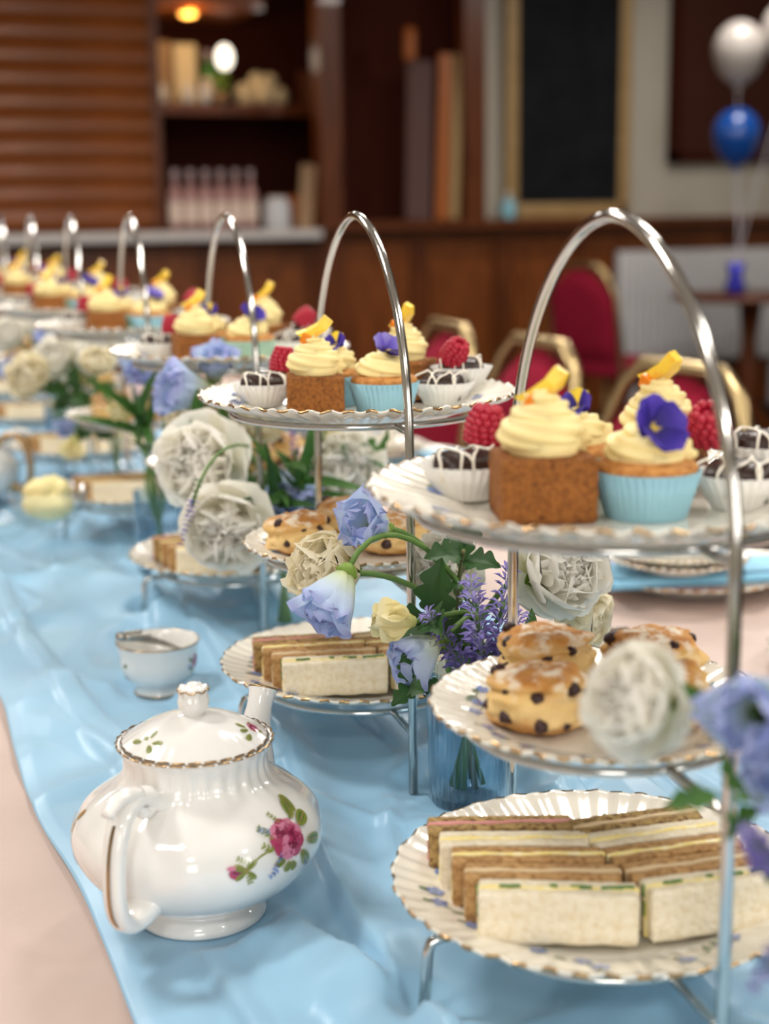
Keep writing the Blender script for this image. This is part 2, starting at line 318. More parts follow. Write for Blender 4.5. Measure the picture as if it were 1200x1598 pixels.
def jar(loc, r, h, mt, label, name, cat):
    return tag(add(name, MB().lathe([(0, 0), (r*.9, 0), (r, h*.05), (r, h*.8), (r*.75, h*.88), (r*.75, h), (0, h)], 20).mesh(name, MT[mt]), loc=loc), label, cat)
jar((2.40, YW-.05, 1.111), .07, .17, 'pale', 'pale squat tub on the bar counter right of the pink bottles', 'tub', 'tub')
tag(add('wooden_caddy', MB().box((0, 0, .05), (.18, .14, .1)).box((0, .06, .13), (.18, .012, .1)).mesh('wooden_caddy', MT['orange_w'], False), loc=(2.52, YW+.16, 1.111)), 'small brown wooden caddy near the end of the bar counter', 'caddy')
tag(add('menu_card', boxm('menu_card', (0, 0, .17), (.085, .008, .34), MT['box_b']), loc=(2.55, YW-.06, 1.115), rot=(-.12, .13, 0)), 'tall pale card leaning at the end of the bar counter', 'card')
def vase_like(loc, r, h, mt, label, name, cat): return jar(loc, r, h, mt, label, name, cat)
BX = [(1.98, 8.6, .12, .34, 'box_b', 'tall tan box at the left end of the bar shelf'), (2.13, 8.62, .13, .33, 'box_c', 'tall cream box beside the green bottle on the bar shelf'), (2.93, 8.62, .2, .2, 'darkbox', 'dark brown box at the right of the bar shelf')]
for x, y, w, h, mt, lb in BX:
    t = thing('carton', lb, 'box', (x, y, 1.811)); add('carton_body', MB().rbox((w, .12, h), .006, (2, 2, 2), c=(0, 0, h/2)).mesh('carton_body', MT[mt], False), t); add('lid_flap', boxm('lid_flap', (0, -.062, h*.9), (w*.98, .004, h*.12), MT[mt]), t)
bottle((2.27, 8.6, 1.811), 'green glass bottle on the bar shelf under the downlight', gm)
t = thing('pot_plant', 'small leafy green pot plant beside the globe lamp', 'plant', (2.31, 8.47, 1.811)); add('pot', MB().lathe([(0, 0), (.03, 0), (.038, .06), (.03, .06), (0, .05)], 16).mesh('pot', MT['box_b']), t)
m = MB()
for k in range(9): m.ball((.03*math.cos(k*2.4), .02*math.sin(k*2.4), .075+.012*k), .024, 8, 6, nz=.4, nf=40, seed=k, sc=(1, 1, .6))
add('foliage', m.mesh('foliage', MT['leaf_l']), t)['kind'] = 'stuff'
t = thing('globe_lamp', 'small bright white globe lamp on the bar shelf', 'lamp', (2.36, 8.56, 1.811))
add('stand', MB().lathe([(0, 0), (.03, 0), (.012, .02), (.012, .18), (.02, .195), (0, .2)], 16).mesh('stand', MT['blackp']), t); add('globe', MB().ball((0, 0, .262), .055, 20, 12, sc=(.85, .85, 1.25)).mesh('globe', MT['chrome_b']), t)
m = MB(); 
for i, (x, z, r) in enumerate([(-.09, .06, .07), (.02, .08, .085), (.11, .055, .06), (-.02, .14, .05), (.06, .14, .045)]): m.ball((x, 0, z), r, 12, 8, nz=.2, nf=20, seed=i)
tag(add('paper_bundle', m.mesh('paper_bundle', MT['box_c']), loc=(2.58, 8.6, 1.808)), 'cream crumpled paper bundle in the middle of the bar shelf', 'bundle')
for i, x in enumerate((1.95, 2.1, 2.2)): jar((x+.02, 8.49, 1.811), .03, .1, 'pale', ['small pale jar before the tan box on the bar shelf', 'small pale jar before the cream box on the bar shelf', 'small pale jar below the green bottle on the bar shelf'][i], 'jar', 'jar')
for i, (x, z, mt, lb) in enumerate([(2.93, 2.02, 'orange_w', 'amber round ornament on the dark post beside the bar'), (3.0, 1.78, 'grey_w', 'mauve upper trinket on the dark post beside the bar'), (3.02, 1.66, 'bcap', 'grey lower trinket on the dark post beside the bar')]):
    tag(add('wall_ornament', MB().rbox((.12, .04, .16), .018, (2, 2, 2)).mesh('wall_ornament', MT[mt]), loc=(x, YW+.3, z)), lb, 'ornament')
struct('trim_4', boxm('trim', (2.97, YW+.36, 1.43), (.42, .08, 2.86), MT['wood_d']))
# boards leaning between the posts
for i, (x, w, h, mt, tl, lb) in enumerate([(3.20, .15, .86, 'grey_w', .06, 'dark mauve board leaning between the wooden posts'), (3.34, .07, .90, 'orange_w', .07, 'orange brown board leaning beside the mauve board'), (3.415, .055, .90, 'tan', .07, 'pale tan board leaning beside the dark post')]):
    tag(add('leaning_board', MB().rbox((w, .035, h), .006, (2, 1, 3), c=(0, 0, h/2)).mesh('leaning_board', MT[mt], False), loc=(x, YW-.08, 1.15), rot=(-.09, tl, 0)), lb, 'board')
tag(add('orange_tube', MB().lathe([(0, 0), (.03, 0), (.032, .01), (.032, .15), (.02, .17), (0, .17)], 14).mesh('orange_tube', MT['orange_w']), loc=(3.17, YW-.06, 2.0)), 'small orange tube standing on top of the leaning boards', 'tube')
struct('wall_recess', boxm('wall_recess', (3.2, YW+.2, 1.43), (.7, .06, 2.86), MT['wood_d']))
# black menu board with oak frame on the ledge
bb = thing('menu_board', 'large blank black menu board in an oak frame standing on the ledge', 'board', (4.14, YW-.06, 1.15))
add('slate_panel', boxm('slate_panel', (0, 0, .76), (.66, .02, 1.4), MT['slate']), bb)
for x in (-.36, .36): add('frame_side', MB().rbox((.075, .045, 1.5), .008, (1, 1, 3), c=(x, 0, .75)).mesh('frame_side', MT['tan']), bb)
for z in (.04, 1.48): add('frame_rail', MB().rbox((.76, .045, .085), .008, (3, 1, 1), c=(0, 0, z)).mesh('frame_rail', MT['tan']), bb)
t = thing('lotion_bottle', 'small pale blue bottle on the ledge left of the menu board', 'bottle', (3.735, YW-.12, 1.148))
add('bottle_body', MB().lathe([(0, 0), (.036, 0), (.04, .01), (.04, .09), (.02, .105), (0, .105)], 16).mesh('bottle_body', MT['aqua']), t); add('cap', MB().lathe([(0, .1), (.014, .1), (.014, .145), (0, .145)], 12).mesh('cap', MT['pale']), t)
pb = thing('pin_board', 'dark brown framed board hung on the grey wall behind the balloons', 'board', (5.45, YW-.03, 1.49))
add('board_panel', boxm('board_panel', (0, 0, .65), (1.14, .03, 1.24), MT['picture']), pb)
for x in (-.6, .6): add('frame_side', boxm('frame_side', (x, -.005, .65), (.06, .05, 1.36), MT['wood_d']), pb)
for z in (0, 1.3): add('frame_rail', boxm('frame_rail', (0, -.005, z), (1.26, .05, .06), MT['wood_d']), pb)
# radiator
ra = thing('radiator', 'white ribbed column radiator on the wall below the ledge', 'radiator', (5.05, YW-.14, .29))
rib = MB().rbox((.042, .075, .66), .016, (1, 1, 3), c=(0, 0, .335)).mesh('rib', MT['radiator'])
for i in range(25): add('rib', rib, ra, (-.6+i*.05, 0, 0))
for z in (.06, .61): add('rail', MB().tube([(-.62, .0, z), (.62, .0, z)], .02, 10).mesh('rail', MT['radiator']), ra)
for x in (-.5, .5): add('foot', boxm('foot', (x, 0, -.145), (.03, .06, .288), MT['radiator']), ra)
# round pub table, balloon weight, balloons
t = thing('pub_table', 'round wooden pub table in front of the radiator', 'table', (4.72, 6.75, 0))
add('table_top', MB().lathe([(0, .715), (.40, .715), (.42, .725), (.42, .74), (.41, .748), (0, .748)], 40).mesh('table_top', MT['wood']), t)
add('pedestal', MB().lathe([(.03, .05), (.05, .1), (.045, .2), (.055, .35), (.04, .5), (.06, .68), (.1, .715), (0, .715)], 20).mesh('pedestal', MT['wood']), t)
for k in range(3):
    a = k*TAU/3+.4; add('foot', MB().tube(bez((0, 0, .14), (.12*math.cos(a), .12*math.sin(a), .14), (.2*math.cos(a), .2*math.sin(a), .03), (.3*math.cos(a), .3*math.sin(a), .022), 8), .022, 8).mesh('foot', MT['wood']), t)
BWX = (4.6, 6.72)
tag(add('balloon_weight', MB().lathe([(0, 0), (.045, 0), (.05, .05), (.03, .1), (.05, .16), (.02, .12), (0, .11)], 14, mod=lambda R, Z, t: (R*(1+.1*np.cos(7*t)), Z)).mesh('balloon_weight', MT['bluefoil']), loc=(*BWX, .749)), 'shiny dark blue foil balloon weight on the round pub table', 'weight')
def balloon(loc, r, mt, label):
    t = thing('balloon', label, 'balloon', loc); th = np.linspace(.02, PI-.02, 22)
    pr = [(r*math.sin(a)*(1-.12*max(0, math.cos(a))), -r*1.12*math.cos(a) if math.cos(a) < 0 else -r*1.28*math.cos(a)) for a in th]
    add('balloon_skin', MB().lathe(pr, 32).mesh('balloon_skin', MT[mt]), t)
    add('knot', MB().lathe([(0, -r*1.24), (.012, -r*1.27), (.03, -r*1.42), (0, -r*1.40)], 12).mesh('knot', MT[mt]), t)
    e = np.array((BWX[0]-loc[0], BWX[1]-loc[1], .85-loc[2])); s0 = np.array((0, 0, -r*1.4))
    add('ribbon', MB().tube(bez(s0, s0+(0, 0, -.2), e+np.array((.03, 0, .3)), e, 16), .0045, 5).mesh('ribbon', MT['ribbon']), t)
balloon((4.59, 6.74, 1.985), .135, 'balloon_w', 'pearl white balloon floating above the blue balloon')
balloon((4.59, 6.74, 1.565), .125, 'balloon_b', 'dark blue balloon floating under the white balloon')
balloon((4.80, 6.62, 2.08), .135, 'balloon_w', 'pearl white balloon cut off by the right edge of the photo')
# banquet chairs
def make_chair(loc, rz, label):
    t = thing('banquet_chair', label, 'chair', loc, rz, 'burgundy banquet chairs')
    # local: faces -X ; back at x=+.2
    lean = lambda z: .19+max(0, z-.45)*.16
    pts = [(lean(.45)-.0, -.2, 0), (lean(.45), -.2, .45), (lean(.78), -.2, .80), (lean(.9), -.15, .905), (lean(.93), -.10, .945), (lean(.93), .10, .945), (lean(.9), .15, .905), (lean(.78), .2, .80), (lean(.45), .2, .45), (lean(.45), .2, 0)]
    P = np.array(pts); add('back_frame', MB().tube(np.concatenate([np.linspace(P[i], P[i+1], 4)[:-1] for i in range(9)]+[P[-1:]]), .0145, 10).mesh('back_frame', MT['brass']), t)
    n = 13; yy = np.linspace(-1, 1, n); zz = np.linspace(0, 1, 11); m = MB()
    for sg in (-1, 1):
        G = []
        for v in zz:
            row = []
            for u in yy:
                top = .80+.128*(1-max(0, abs(u)*1.0)**2.2); z = .50+(top-.50)*v; puff = .034*((1-u**4)*(1-(2*v-1)**4))**.5+.002
                row.append((lean(z)+sg*puff, u*.19, z))
            G.append(row)
        m.grid(np.array(G), flip=sg > 0)
    add('backrest', m.mesh('backrest', MT['velvet']), t)
    add('seat', MB().rbox((.42, .42, .075), .03, (4, 4, 2), c=(-.02, 0, .46)).mesh('seat', MT['velvet']), t)
    for s in (-1, 1): add('leg', MB().tube([(-.19, s*.19, .43), (-.2, s*.195, 0)], .0125, 8).mesh('leg', MT['brass']), t)
    for s in (-1, 1): add('rail', MB().tube([(-.19, s*.19, .42), (.19, s*.195, .42)], .0125, 8).mesh('rail', MT['brass']), t)
    return t
make_chair((1.11, 2.12, 0), .12, 'burgundy banquet chair nearest the camera across the table')
make_chair((1.12, 2.70, 0), .02, 'burgundy banquet chair in the middle of the three across the table')
make_chair((1.13, 3.2, 0), -.05, 'burgundy banquet chair farthest of the three across the table')
make_chair((3.60, 6.25, 0), -2.75, 'burgundy banquet chair standing by the radiator in the background')
# ------------------------------------------------------------------ the table, its cloth and the runner
TX0, TX1, TY0, TY1 = -.29, 1.14, .12, 4.15
t = thing('banquet_table', 'long banquet table under the blush pink cloth', 'table', ((TX0+TX1)/2, (TY0+TY1)/2, 0))
add('table_top', boxm('table_top', (0, 0, TZ-.022), (TX1-TX0-.02, TY1-TY0-.02, .034), MT['tablewood']), t)
for sx in (-1, 1):
    for sy in (-1, 0, 1): add('leg', MB().tube([(sx*.6, sy*1.85, 0), (sx*.6, sy*1.85, TZ-.04)], .018, 10).mesh('leg', MT['chrome']), t)
def cloth_mesh():
    hang = .34; xs = []
    sA = np.concatenate([np.linspace(-hang, 0, 10)[:-1], np.linspace(0, TX1-TX0, 90), np.linspace(TX1-TX0, TX1-TX0+hang, 10)[1:]])
    sB = np.concatenate([np.linspace(-hang, 0, 10)[:-1], np.linspace(0, TY1-TY0, 230), np.linspace(TY1-TY0, TY1-TY0+hang, 10)[1:]])
    G = np.zeros((len(sB), len(sA), 3)); wx, wy = TX1-TX0, TY1-TY0
    for j, b in enumerate(sB):
        for i, a in enumerate(sA):
            x = min(max(a, 0), wx); y = min(max(b, 0), wy); dx = a-x; dy = b-y; drop = max(abs(dx), abs(dy))
            z = TZ-.002; ox = oy = 0
            if drop > 0:
                z -= drop; w = .012+.018*math.sin((x if abs(dy) > abs(dx) else y)*17+1.3)*min(1, drop*5)
                ox = np.sign(dx)*w*(dx != 0); oy = np.sign(dy)*w*(dy != 0)
            else:
                q = Vector((x*5, y*3, 0)); e = min(1, min(x, wx-x, y, wy-y)*20)
                z += e*(.0016*max(0, 1-8*abs(mnoise.noise(q)))+.0012*max(0, 1-9*abs(mnoise.noise(Vector((x*9+4, y*7, 3))))))-.0004
            G[j, i] = (TX0+x+ox, TY0+y+oy, z)
    return MB().grid(G).mesh('tablecloth', MT['cloth'])
o = tag(add('tablecloth', cloth_mesh()), 'blush pink satin cloth covering the long banquet table', 'tablecloth')
# footprints pressed flat into the runner: x, y, radius
STANDS = [(.4121, .7186), (.4327, 1.1794), (.4461, 1.635), (.4302, 2.0836), (.425, 2.54), (.425, 3.0), (.425, 3.46)]
HA = .0731; HW = .1404
VASES = {0: (.53, .45), 1: (.457, 1.01), 2: (.467, 1.52), 3: (.405, 1.86), 4: (.44, 2.31), 5: (.43, 2.775)}
FOOT = [(.213, .905, .05), (.293, 1.375, .03), (.31, 2.0, .05)]+[(v[0], v[1], .04) for v in VASES.values()]
for (sx, sy) in STANDS:
    for (lx, ly) in ((0, HW), (0, -HW), (.105, 0), (-.105, 0)):
        FOOT.append((sx+lx*math.cos(HA)+ly*math.sin(HA), sy-lx*math.sin(HA)+ly*math.cos(HA), .012))
RB = .0042
FT = np.array(FOOT)
def ridge(v, w): return math.exp(-(v/w)**2)
def runner_h(x, y):
    h = 0
    wx = x+.035*mnoise.noise(Vector((x*2, y*1.6, 5)))+.012*mnoise.noise(Vector((x*9, y*4, 2)))
    for k, (x0, sl, am, wd, ph) in enumerate([(.20, .05, .006, .016, 0), (.27, -.07, .009, .022, 1), (.345, .06, .007, .015, 2), (.40, -.05, .009, .024, 3), (.47, .08, .008, .018, 4), (.54, -.03, .009, .02, 5), (.61, .05, .007, .016, 6), (.67, 0, .006, .02, 7), (.31, .12, .006, .012, 8), (.50, -.12, .007, .013, 9)]):
        c = x0+sl*(y-1.2)+.03*math.sin(y*2.3+ph*1.9); a = 1.7*am*max(0, .72+.7*mnoise.noise(Vector((y*1.1, ph*3.7, 0))))
        q = wx-c; h += a*ridge(q, wd*(.28 if (q < 0) == (k % 2 == 0) else 1.5))
    n = mnoise.noise(Vector((x*6+y*2, y*5-x*3, 1))); h += .011*max(0, n)**1.2
    h += .007*max(0, 1-abs(mnoise.noise(Vector((x*5-y*3, y*4.5+x*2, 7))))*9)+.005*max(0, 1-abs(mnoise.noise(Vector((x*8+y*2, y*3, 17))))*9)
    if y > 1.6 and x < .42: h += .012*max(0, mnoise.noise(Vector((x*9, y*8, 9))))*min(1, (y-1.6)*3)
    d = np.hypot(FT[:, 0]-x, FT[:, 1]-y)-FT[:, 2]; dm = d.min(); s = min(1, max(0, dm/.022)); s = s*s*(3-2*s)
    return h*s
def runner_mesh():
    nx, ny = 200, 640; G = np.zeros((ny, nx, 3)); ya, yb = TY0+.01, TY1-.02
    for j, y in enumerate(np.linspace(ya, yb, ny)):
        xl = .142+.006*mnoise.noise(Vector((0, y*4, 0)))+.004*math.sin(y*9); xr = .715+.008*mnoise.noise(Vector((9, y*4, 0)))
        for i in range(nx):
            u = i/(nx-1); x = xl+(xr-xl)*u; e = min(1, min(u, 1-u)*16)
            G[j, i] = (x, y, TZ+.0012+(RB-.0012)*min(1, e*3)+runner_h(x, y)*(.35+.65*e))
    return MB().grid(G).mesh('table_runner', MT['satin'])
o = tag(add('table_runner', runner_mesh()), 'wrinkled light blue satin runner along the middle of the table', 'runner')
sm = o.modifiers.new('thickness', 'SOLIDIFY'); sm.thickness = .0007; sm.offset = -1
# ------------------------------------------------------------------ plates
PP = [(0, .0015), (.30, .0012), (.56, .0012), (.60, .002), (.66, .0048), (.76, .0085), (.86, .0120), (.94, .0150), (.985, .0172), (1.0, .0182)]
def plate_z(rn, R): 
    k = R/.125; return float(np.interp(rn, [p[0] for p in PP], [p[1] for p in PP]))*k
def plate_mod(n, fl, sc):
    def md(R, Z, t, Rm):
        rn = R/Rm; w = np.clip((rn-.62)/.3, 0, 1)
        Z = Z+fl*np.cos(n*t)*w; R = R*(1+sc*np.abs(np.cos(n*t/4))*np.clip((rn-.8)/.2, 0, 1)-sc*.6*np.clip((rn-.8)/.2, 0, 1)); return R, Z
    return md
def make_plate(R, n=54, fl=.0007, sc=.018, seg=288):
    md = plate_mod(n, fl, sc); k = R/.125; m = MB()
    top = [(r*R, z*k+.0028) for r, z in PP]; bot = [(r*R*.992, z*k) for r, z in PP[::-1]]
    bot = [(r, z) if r > .56*R or r < .3*R else (r, z-.0005) for r, z in bot]
    foot = [(.57*R, .0012*k-.0005), (.56*R, -.002), (.53*R, -.002), (.52*R, .001)]
    prof = [(1e-4, top[0][1])]+top[1:]+[(R*1.003, PP[-1][1]*k+.0016)]+bot[:7]+foot+[(.3*R, .0007), (1e-4, .0007)]
    m.lathe(prof, seg, mod=lambda a, b, t: md(a, b, t, R))
    me = m.mesh('plate_body', MT['porcelain'])
    g = MB(); g.lathe([(R*.997, PP[-1][1]*k+.0030), (R*1.003, PP[-1][1]*k+.0030), (R*1.008, PP[-1][1]*k+.0018), (R*1.004, PP[-1][1]*k+.0008)], seg, mod=lambda a, b, t: md(a, b, t, R))
    g.f = [f for k_, f in enumerate(g.f) if ((k_ % seg) % 6) < 3 ]; g.mi = [0]*len(g.f)
    return me, g.mesh('gilt_edge', MT['gold'])
def surf_plate(R):
    def S(x, y, h):
        r = math.hypot(x, y); rn = min(r/R, .99); return (x, y, plate_z(rn, R)+.0028+h+.0006*max(0, min(1, (rn-.62)/.3)))
    return S
def blob(m, S, c, L, Wd, ang, mi, h, n=8, start=0):
    """teardrop polygon laid on the surface: c centre/base, L length, Wd width, heading ang"""
    pts = []
    for k in range(n):
        a = k/n*TAU; px = start+L*(.5-.5*math.cos(a)); py = Wd*.5*math.sin(a)*(1-.25*math.cos(a))
        pts.append((c[0]+px*math.cos(ang)-py*math.sin(ang), c[1]+px*math.sin(ang)+py*math.cos(ang)))
    mid = np.mean(pts, 0); V = [S(*p, h) for p in pts]+[S(*mid, h)]
    m.add(V, [(k, (k+1) % n, n) for k in range(n)], mi)
def stroke(m, S, p, q, w, mi, h, bend=0, n=6):
    p = np.array(p, float); q = np.array(q, float); d = q-p; nn = np.array([-d[1], d[0]]); nl = nn/(np.linalg.norm(nn)+1e-9); V = []
    for k in range(n):
        t = k/(n-1); c = p+d*t+nn*bend*math.sin(PI*t); V += [S(*(c+nl*w/2), h), S(*(c-nl*w/2), h)]
    m.add(V, [(2*k, 2*k+1, 2*k+3, 2*k+2) for k in range(n-1)], mi)
PR_MATS = [MT[k] for k in ('p_blue', 'p_blue_d', 'p_grey', 'p_gold')]
def plate_print(R, seed, n=7):
    r_ = random.Random(seed); m = MB(); S = surf_plate(R); h = .00025
    for i in range(n):
        a = i/n*TAU+r_.uniform(-.1, .1); rr = R*r_.uniform(.70, .78); c = (rr*math.cos(a), rr*math.sin(a)); hd = a+r_.choice((-1, 1))*r_.uniform(1.2, 1.7); s = R/.125*1.5
        for k in range(4):
            d = (c[0]+math.cos(hd)*(k-1.5)*.010*s+r_.uniform(-.004, .004), c[1]+math.sin(hd)*(k-1.5)*.010*s+r_.uniform(-.004, .004))
            stroke(m, S, c, d, .0006, 2, h, .15)
            if k != 1:
                for p in range(5): blob(m, S, d, .0038*s, .0028*s, p*TAU/5+k, (k+p) % 2 if k % 3 else 0, h*1.5)
                blob(m, S, (d[0]-.0008, d[1]), .0016, .0016, 0, 3, h*2, 6)
            blob(m, S, d, .007*s, .0024*s, hd+r_.uniform(-2, 2), 2, h)
    return m.mesh('floral_print', PR_MATS)
PLR = {'T': .1345, 'M': .1005, 'B': .1235}
PL = {}
for k, R in PLR.items():
    PL[k] = (*make_plate(R, 54, {'T': .0010, 'M': .0006, 'B': .0005}[k]), [plate_print(R, s) for s in (1, 2)], R)
for k, R in (('S', .072), ('D', .135), ('E', .085)): PL[k] = (*make_plate(R, 40, .0005, .03), [plate_print(R, 5, 6)], R)
def plate(kind, loc, label, group, rz=0, tilt=(0, 0), cat='plate', name='plate'):
    t = thing(name, label, cat, loc, 0, group, rot=(tilt[0], tilt[1], rz)); b, g, pr, R = PL[kind]
    add('plate_body', b, t); add('gilt_edge', g, t); add('floral_print', pr[int(rz*7) % len(pr)], t)['kind'] = 'stuff'; return t
# ------------------------------------------------------------------ wire stands
ZT, ZM, ZB, ZA = .3095, .1816, .0745, .4583
def zplate(k, z): return z-PP[-1][1]*PLR[k]/.125-.003      # height of the plate's underside datum
WR = .0036
def hoop_mesh():
    a = np.linspace(0, PI, 40); zs = .285
    arc = np.stack([0*a, HW*np.sign(np.cos(a))*np.abs(np.cos(a))**1.12, zs+(ZA-WR-zs)*np.sin(a)], -1)
    path = np.concatenate([[[0, HW+.002, .001], [0, HW+.002, .1], [0, HW+.001, .2]], arc, [[0, -HW-.001, .2], [0, -HW-.002, .1], [0, -HW-.002, .001]]])
    return MB().tube(path, WR, 12).mesh('hoop', MT['chrome'])
def ring_mesh(r, z, rods=True):
    a = np.linspace(0, TAU, 61); m = MB(); m.tube(np.stack([r*np.cos(a), r*np.sin(a), 0*a+z], -1), .0028, 8, cap=False)
    return m.mesh('plate_ring', MT['chrome'])
def bar_mesh(r, z, s): return MB().tube([(0, s*r, z), (0, s*(HW-.004), z-.001), (0, s*HW, z-.001)], .0028, 8).mesh('connector', MT['chrome'])
def foot_mesh(s):
    z = zplate('B', ZB)-.006; r1 = .1085
    return MB().tube([(s*.07, 0, z), (s*(r1-.008), 0, z), (s*(r1-.002), 0, z-.002), (s*r1, 0, z-.008), (s*(r1+.001), 0, z*.5), (s*(r1+.003), 0, .001)], .0034, 10).mesh('foot', MT['chrome'])
HOOP = hoop_mesh(); RINGS = {k: ring_mesh(PLR[k]*(.72 if k == 'B' else .8), zplate(k, z)-(.002 if k != 'B' else .0055)+plate_z(.8 if k != 'B' else .72, PLR[k])-.003) for k, z in (('T', ZT), ('M', ZM), ('B', ZB))}
BARS = {(k, s): bar_mesh(PLR[k]*(.72 if k == 'B' else .8), zplate(k, z)-(.002 if k != 'B' else .0055)+plate_z(.8 if k != 'B' else .72, PLR[k])-.003, s) for k, z in (('T', ZT), ('M', ZM), ('B', ZB)) for s in (-1, 1)}
FEET = [foot_mesh(s) for s in (-1, 1)]
TIER = {'T': ('top', ZT), 'M': ('middle', ZM), 'B': ('bottom', ZB)}
def uv_axes(i):
    sx, sy = STANDS[i]; a = math.atan2(sx, sy); return np.array([math.cos(a), -math.sin(a)]), np.array([math.sin(a), math.cos(a)]), a
def spot(i, u, v, z):
    U, V, a = uv_axes(i); p = np.array(STANDS[i])+U*u+V*v; return (p[0], p[1], TZ+RB+z)
for i, (sx, sy) in enumerate(STANDS):
    t = thing('cake_stand', f'{ORD[i]} three-tier chrome wire cake stand with an arched handle', 'cake stand', (sx, sy, TZ+RB), -HA, 'chrome cake stands along the table')
    add('hoop', HOOP, t)
    for k in 'TMB':
        add('plate_ring', RINGS[k], t)
        for s in (-1, 1): add('connector', BARS[k, s], t)
    for f in FEET: add('foot', f, t)
    for k in 'TMB':
        plate(k, (sx, sy, TZ+RB+zplate(k, TIER[k][1])), f'fluted white china plate on the {TIER[k][0]} tier of the {ORD[i]} cake stand', f'{TIER[k][0]} tier plates', rz=i*1.3+ord(k))
def well(k, u=0, v=0):
    R = PLR[k]; return zplate(k, TIER[k][1])+plate_z(min(.99, math.hypot(u, v)/R), R)+.0028
# ------------------------------------------------------------------ sweets
def rope(turns, r0, r1, w0, w1, h, n=110, z0=0, lobes=7, amp=.17, phase=0):
    t = np.linspace(0, 1, n); a = t*turns*TAU+phase; R = r0+(r1-r0)*t**1.1; R = R*(1-np.clip((t-.9)/.1, 0, 1))
    path = np.stack([R*np.cos(a), R*np.sin(a), z0+h*t**1.05], -1); w = w0+(w1-w0)*t; w = w*np.clip((1-t)/.08+.12, 0, 1)
    return MB().tube(path, w, 28, sect=lambda q: 1-amp+amp*2*np.abs(np.cos(q*lobes/2)), twist=.09)
CAKE = MB().rbox((.047, .047, .034), .003, (16, 16, 11), nz=.0013, nf=420, c=(0, 0, .017)).mesh('cake', MT['carrot'])
CAKE2 = MB().rbox((.053, .050, .036), .003, (16, 16, 11), nz=.0013, nf=400, c=(0, 0, .018), seed=3).mesh('cake', MT['carrot'])
m = rope(3.0, .0165, .002, .0088, .0058, .0235, z0=.040, n=150); m.lathe([(.018, .034), (.02, .040), (.013, .054), (.003, .064)], 24); FROST_T = m.mesh('frosting', MT['cream'])
m = rope(2.8, .0155, .003, .0085, .006, .023, z0=.040, n=150, phase=2, lobes=6); m.lathe([(.018, .034), (.02, .042), (.013, .054), (.003, .063)], 24); FROST_T2 = m.mesh('frosting', MT['cream'])
m = rope(2.3, .0180, .002, .0080, .0060, .0135, z0=.035, n=140, lobes=6, amp=.22); m.lathe([(.02, .030), (.02, .036), (.012, .045), (.002, .050)], 24); FROST_C = m.mesh('frosting', MT['cream'])
def wedge_mesh(seed):
    r = random.Random(seed); m = MB(); P = []
    for (x, z, w) in [(-.011, 0, .0055), (-.002, .003, .0065), (.007, .009, .005), (.012, .016, .0025)]:
        P.append([(x+dx, dy, z+dz) for dx, dy, dz in [(-.004, -w, .001), (.003, -w, -.0035), (.003, w, -.003), (-.004, w, .002)]])
    m.grid(np.array(P), True); m.add([P[0][0], P[0][1], P[0][2], P[0][3]], [(3, 2, 1, 0)]); m.add(P[-1], [(0, 1, 2, 3)])
    return m.mesh('candied_slice', MT['candied'], False)
WEDGE = wedge_mesh(1); PEEL = MB().rbox((.008, .005, .009), .0012, (1, 1, 1)).mesh('candied_peel', MT['candied2'])
def carrot(i, u, v, rz, label, big=False, raspb=False, tall=None):
    p = spot(i, u, v, well('T', u, v)); t = thing('carrot_cake', label, 'cake', p, rz, 'carrot cake squares on the top tiers')
    add('cake', CAKE2 if big else CAKE, t); add('frosting', FROST_T if not tall else FROST_T2, t, sc=1.06 if big else 1)
    add('candied_slice', WEDGE, t, (0, 0, .066), (random.uniform(-.2, .2), random.uniform(-.3, .1), random.uniform(-.6, .6)))
    add('candied_peel', PEEL, t, (-.007, -.005, .064), (.2, .5, random.uniform(-.6, .6))); return t
def fluted(r0, r1, h, n, amp, mt, zb=0, thick=.0006):
    seg = n*4; md = lambda R, Z, t: (R*(1+amp*np.cos(n*t)*np.clip(Z/h*1.5, .2, 1)), Z)
    return MB().lathe([(1e-4, zb), (r0*.97, zb), (r0, zb+.001), ((r0+r1)/2, h*.5), (r1, h), (r1-thick, h), ((r0+r1)/2-thick, h*.5), (r0-thick, .0016), (1e-4, .0014)], seg, mod=md)
CASE_B = fluted(.0225, .0292, .0265, 40, .032, 'case_blue').mesh('paper_case', MT['case_blue']); CASE_G = fluted(.0225, .0292, .0265, 40, .032, 'case_green').mesh('paper_case', MT['case_green'])
SPONGE = MB().lathe([(1e-4, .003), (.0215, .003), (.027, .024), (.0282, .0275), (.026, .031), (.018, .033), (1e-4, .034)], 40, mod=lambda R, Z, t: (R*(1+.012*np.sin(5*t)), Z)).mesh('sponge', MT['sponge'])
def petal(L, Wd, cup=.3, curl=0, ruf=0, nfr=5, nu=7, nv=8, seed=0, tipw=.75, notch=0, base=.18):
    """petal from the origin along +Y, normal +Z; cup bends sides up, curl lifts the tip"""
    G = np.zeros((nv, nu, 3)); r = random.Random(seed); ph = r.uniform(0, 6)
    for j in range(nv):
        v = j/(nv-1); w = Wd*(base+(1-base)*math.sin(min(1, v/tipw)*PI/2))*(1 if v < tipw else math.sqrt(max(0, 1-((v-tipw)/(1-tipw)*.93)**2)))
        for i in range(nu):
            u = -1+2*i/(nu-1); x = u*w/2; y = L*v*(1-.10*u*u*v-notch*(1-abs(u))*v*v)
            z = cup*(x*x)/(Wd/2)*1.0+curl*L*v*v+ruf*v*v*math.sin(nfr*u*1.6+ph+v*2)*L
            G[j, i] = (x, y, z)
    return MB().grid(G)
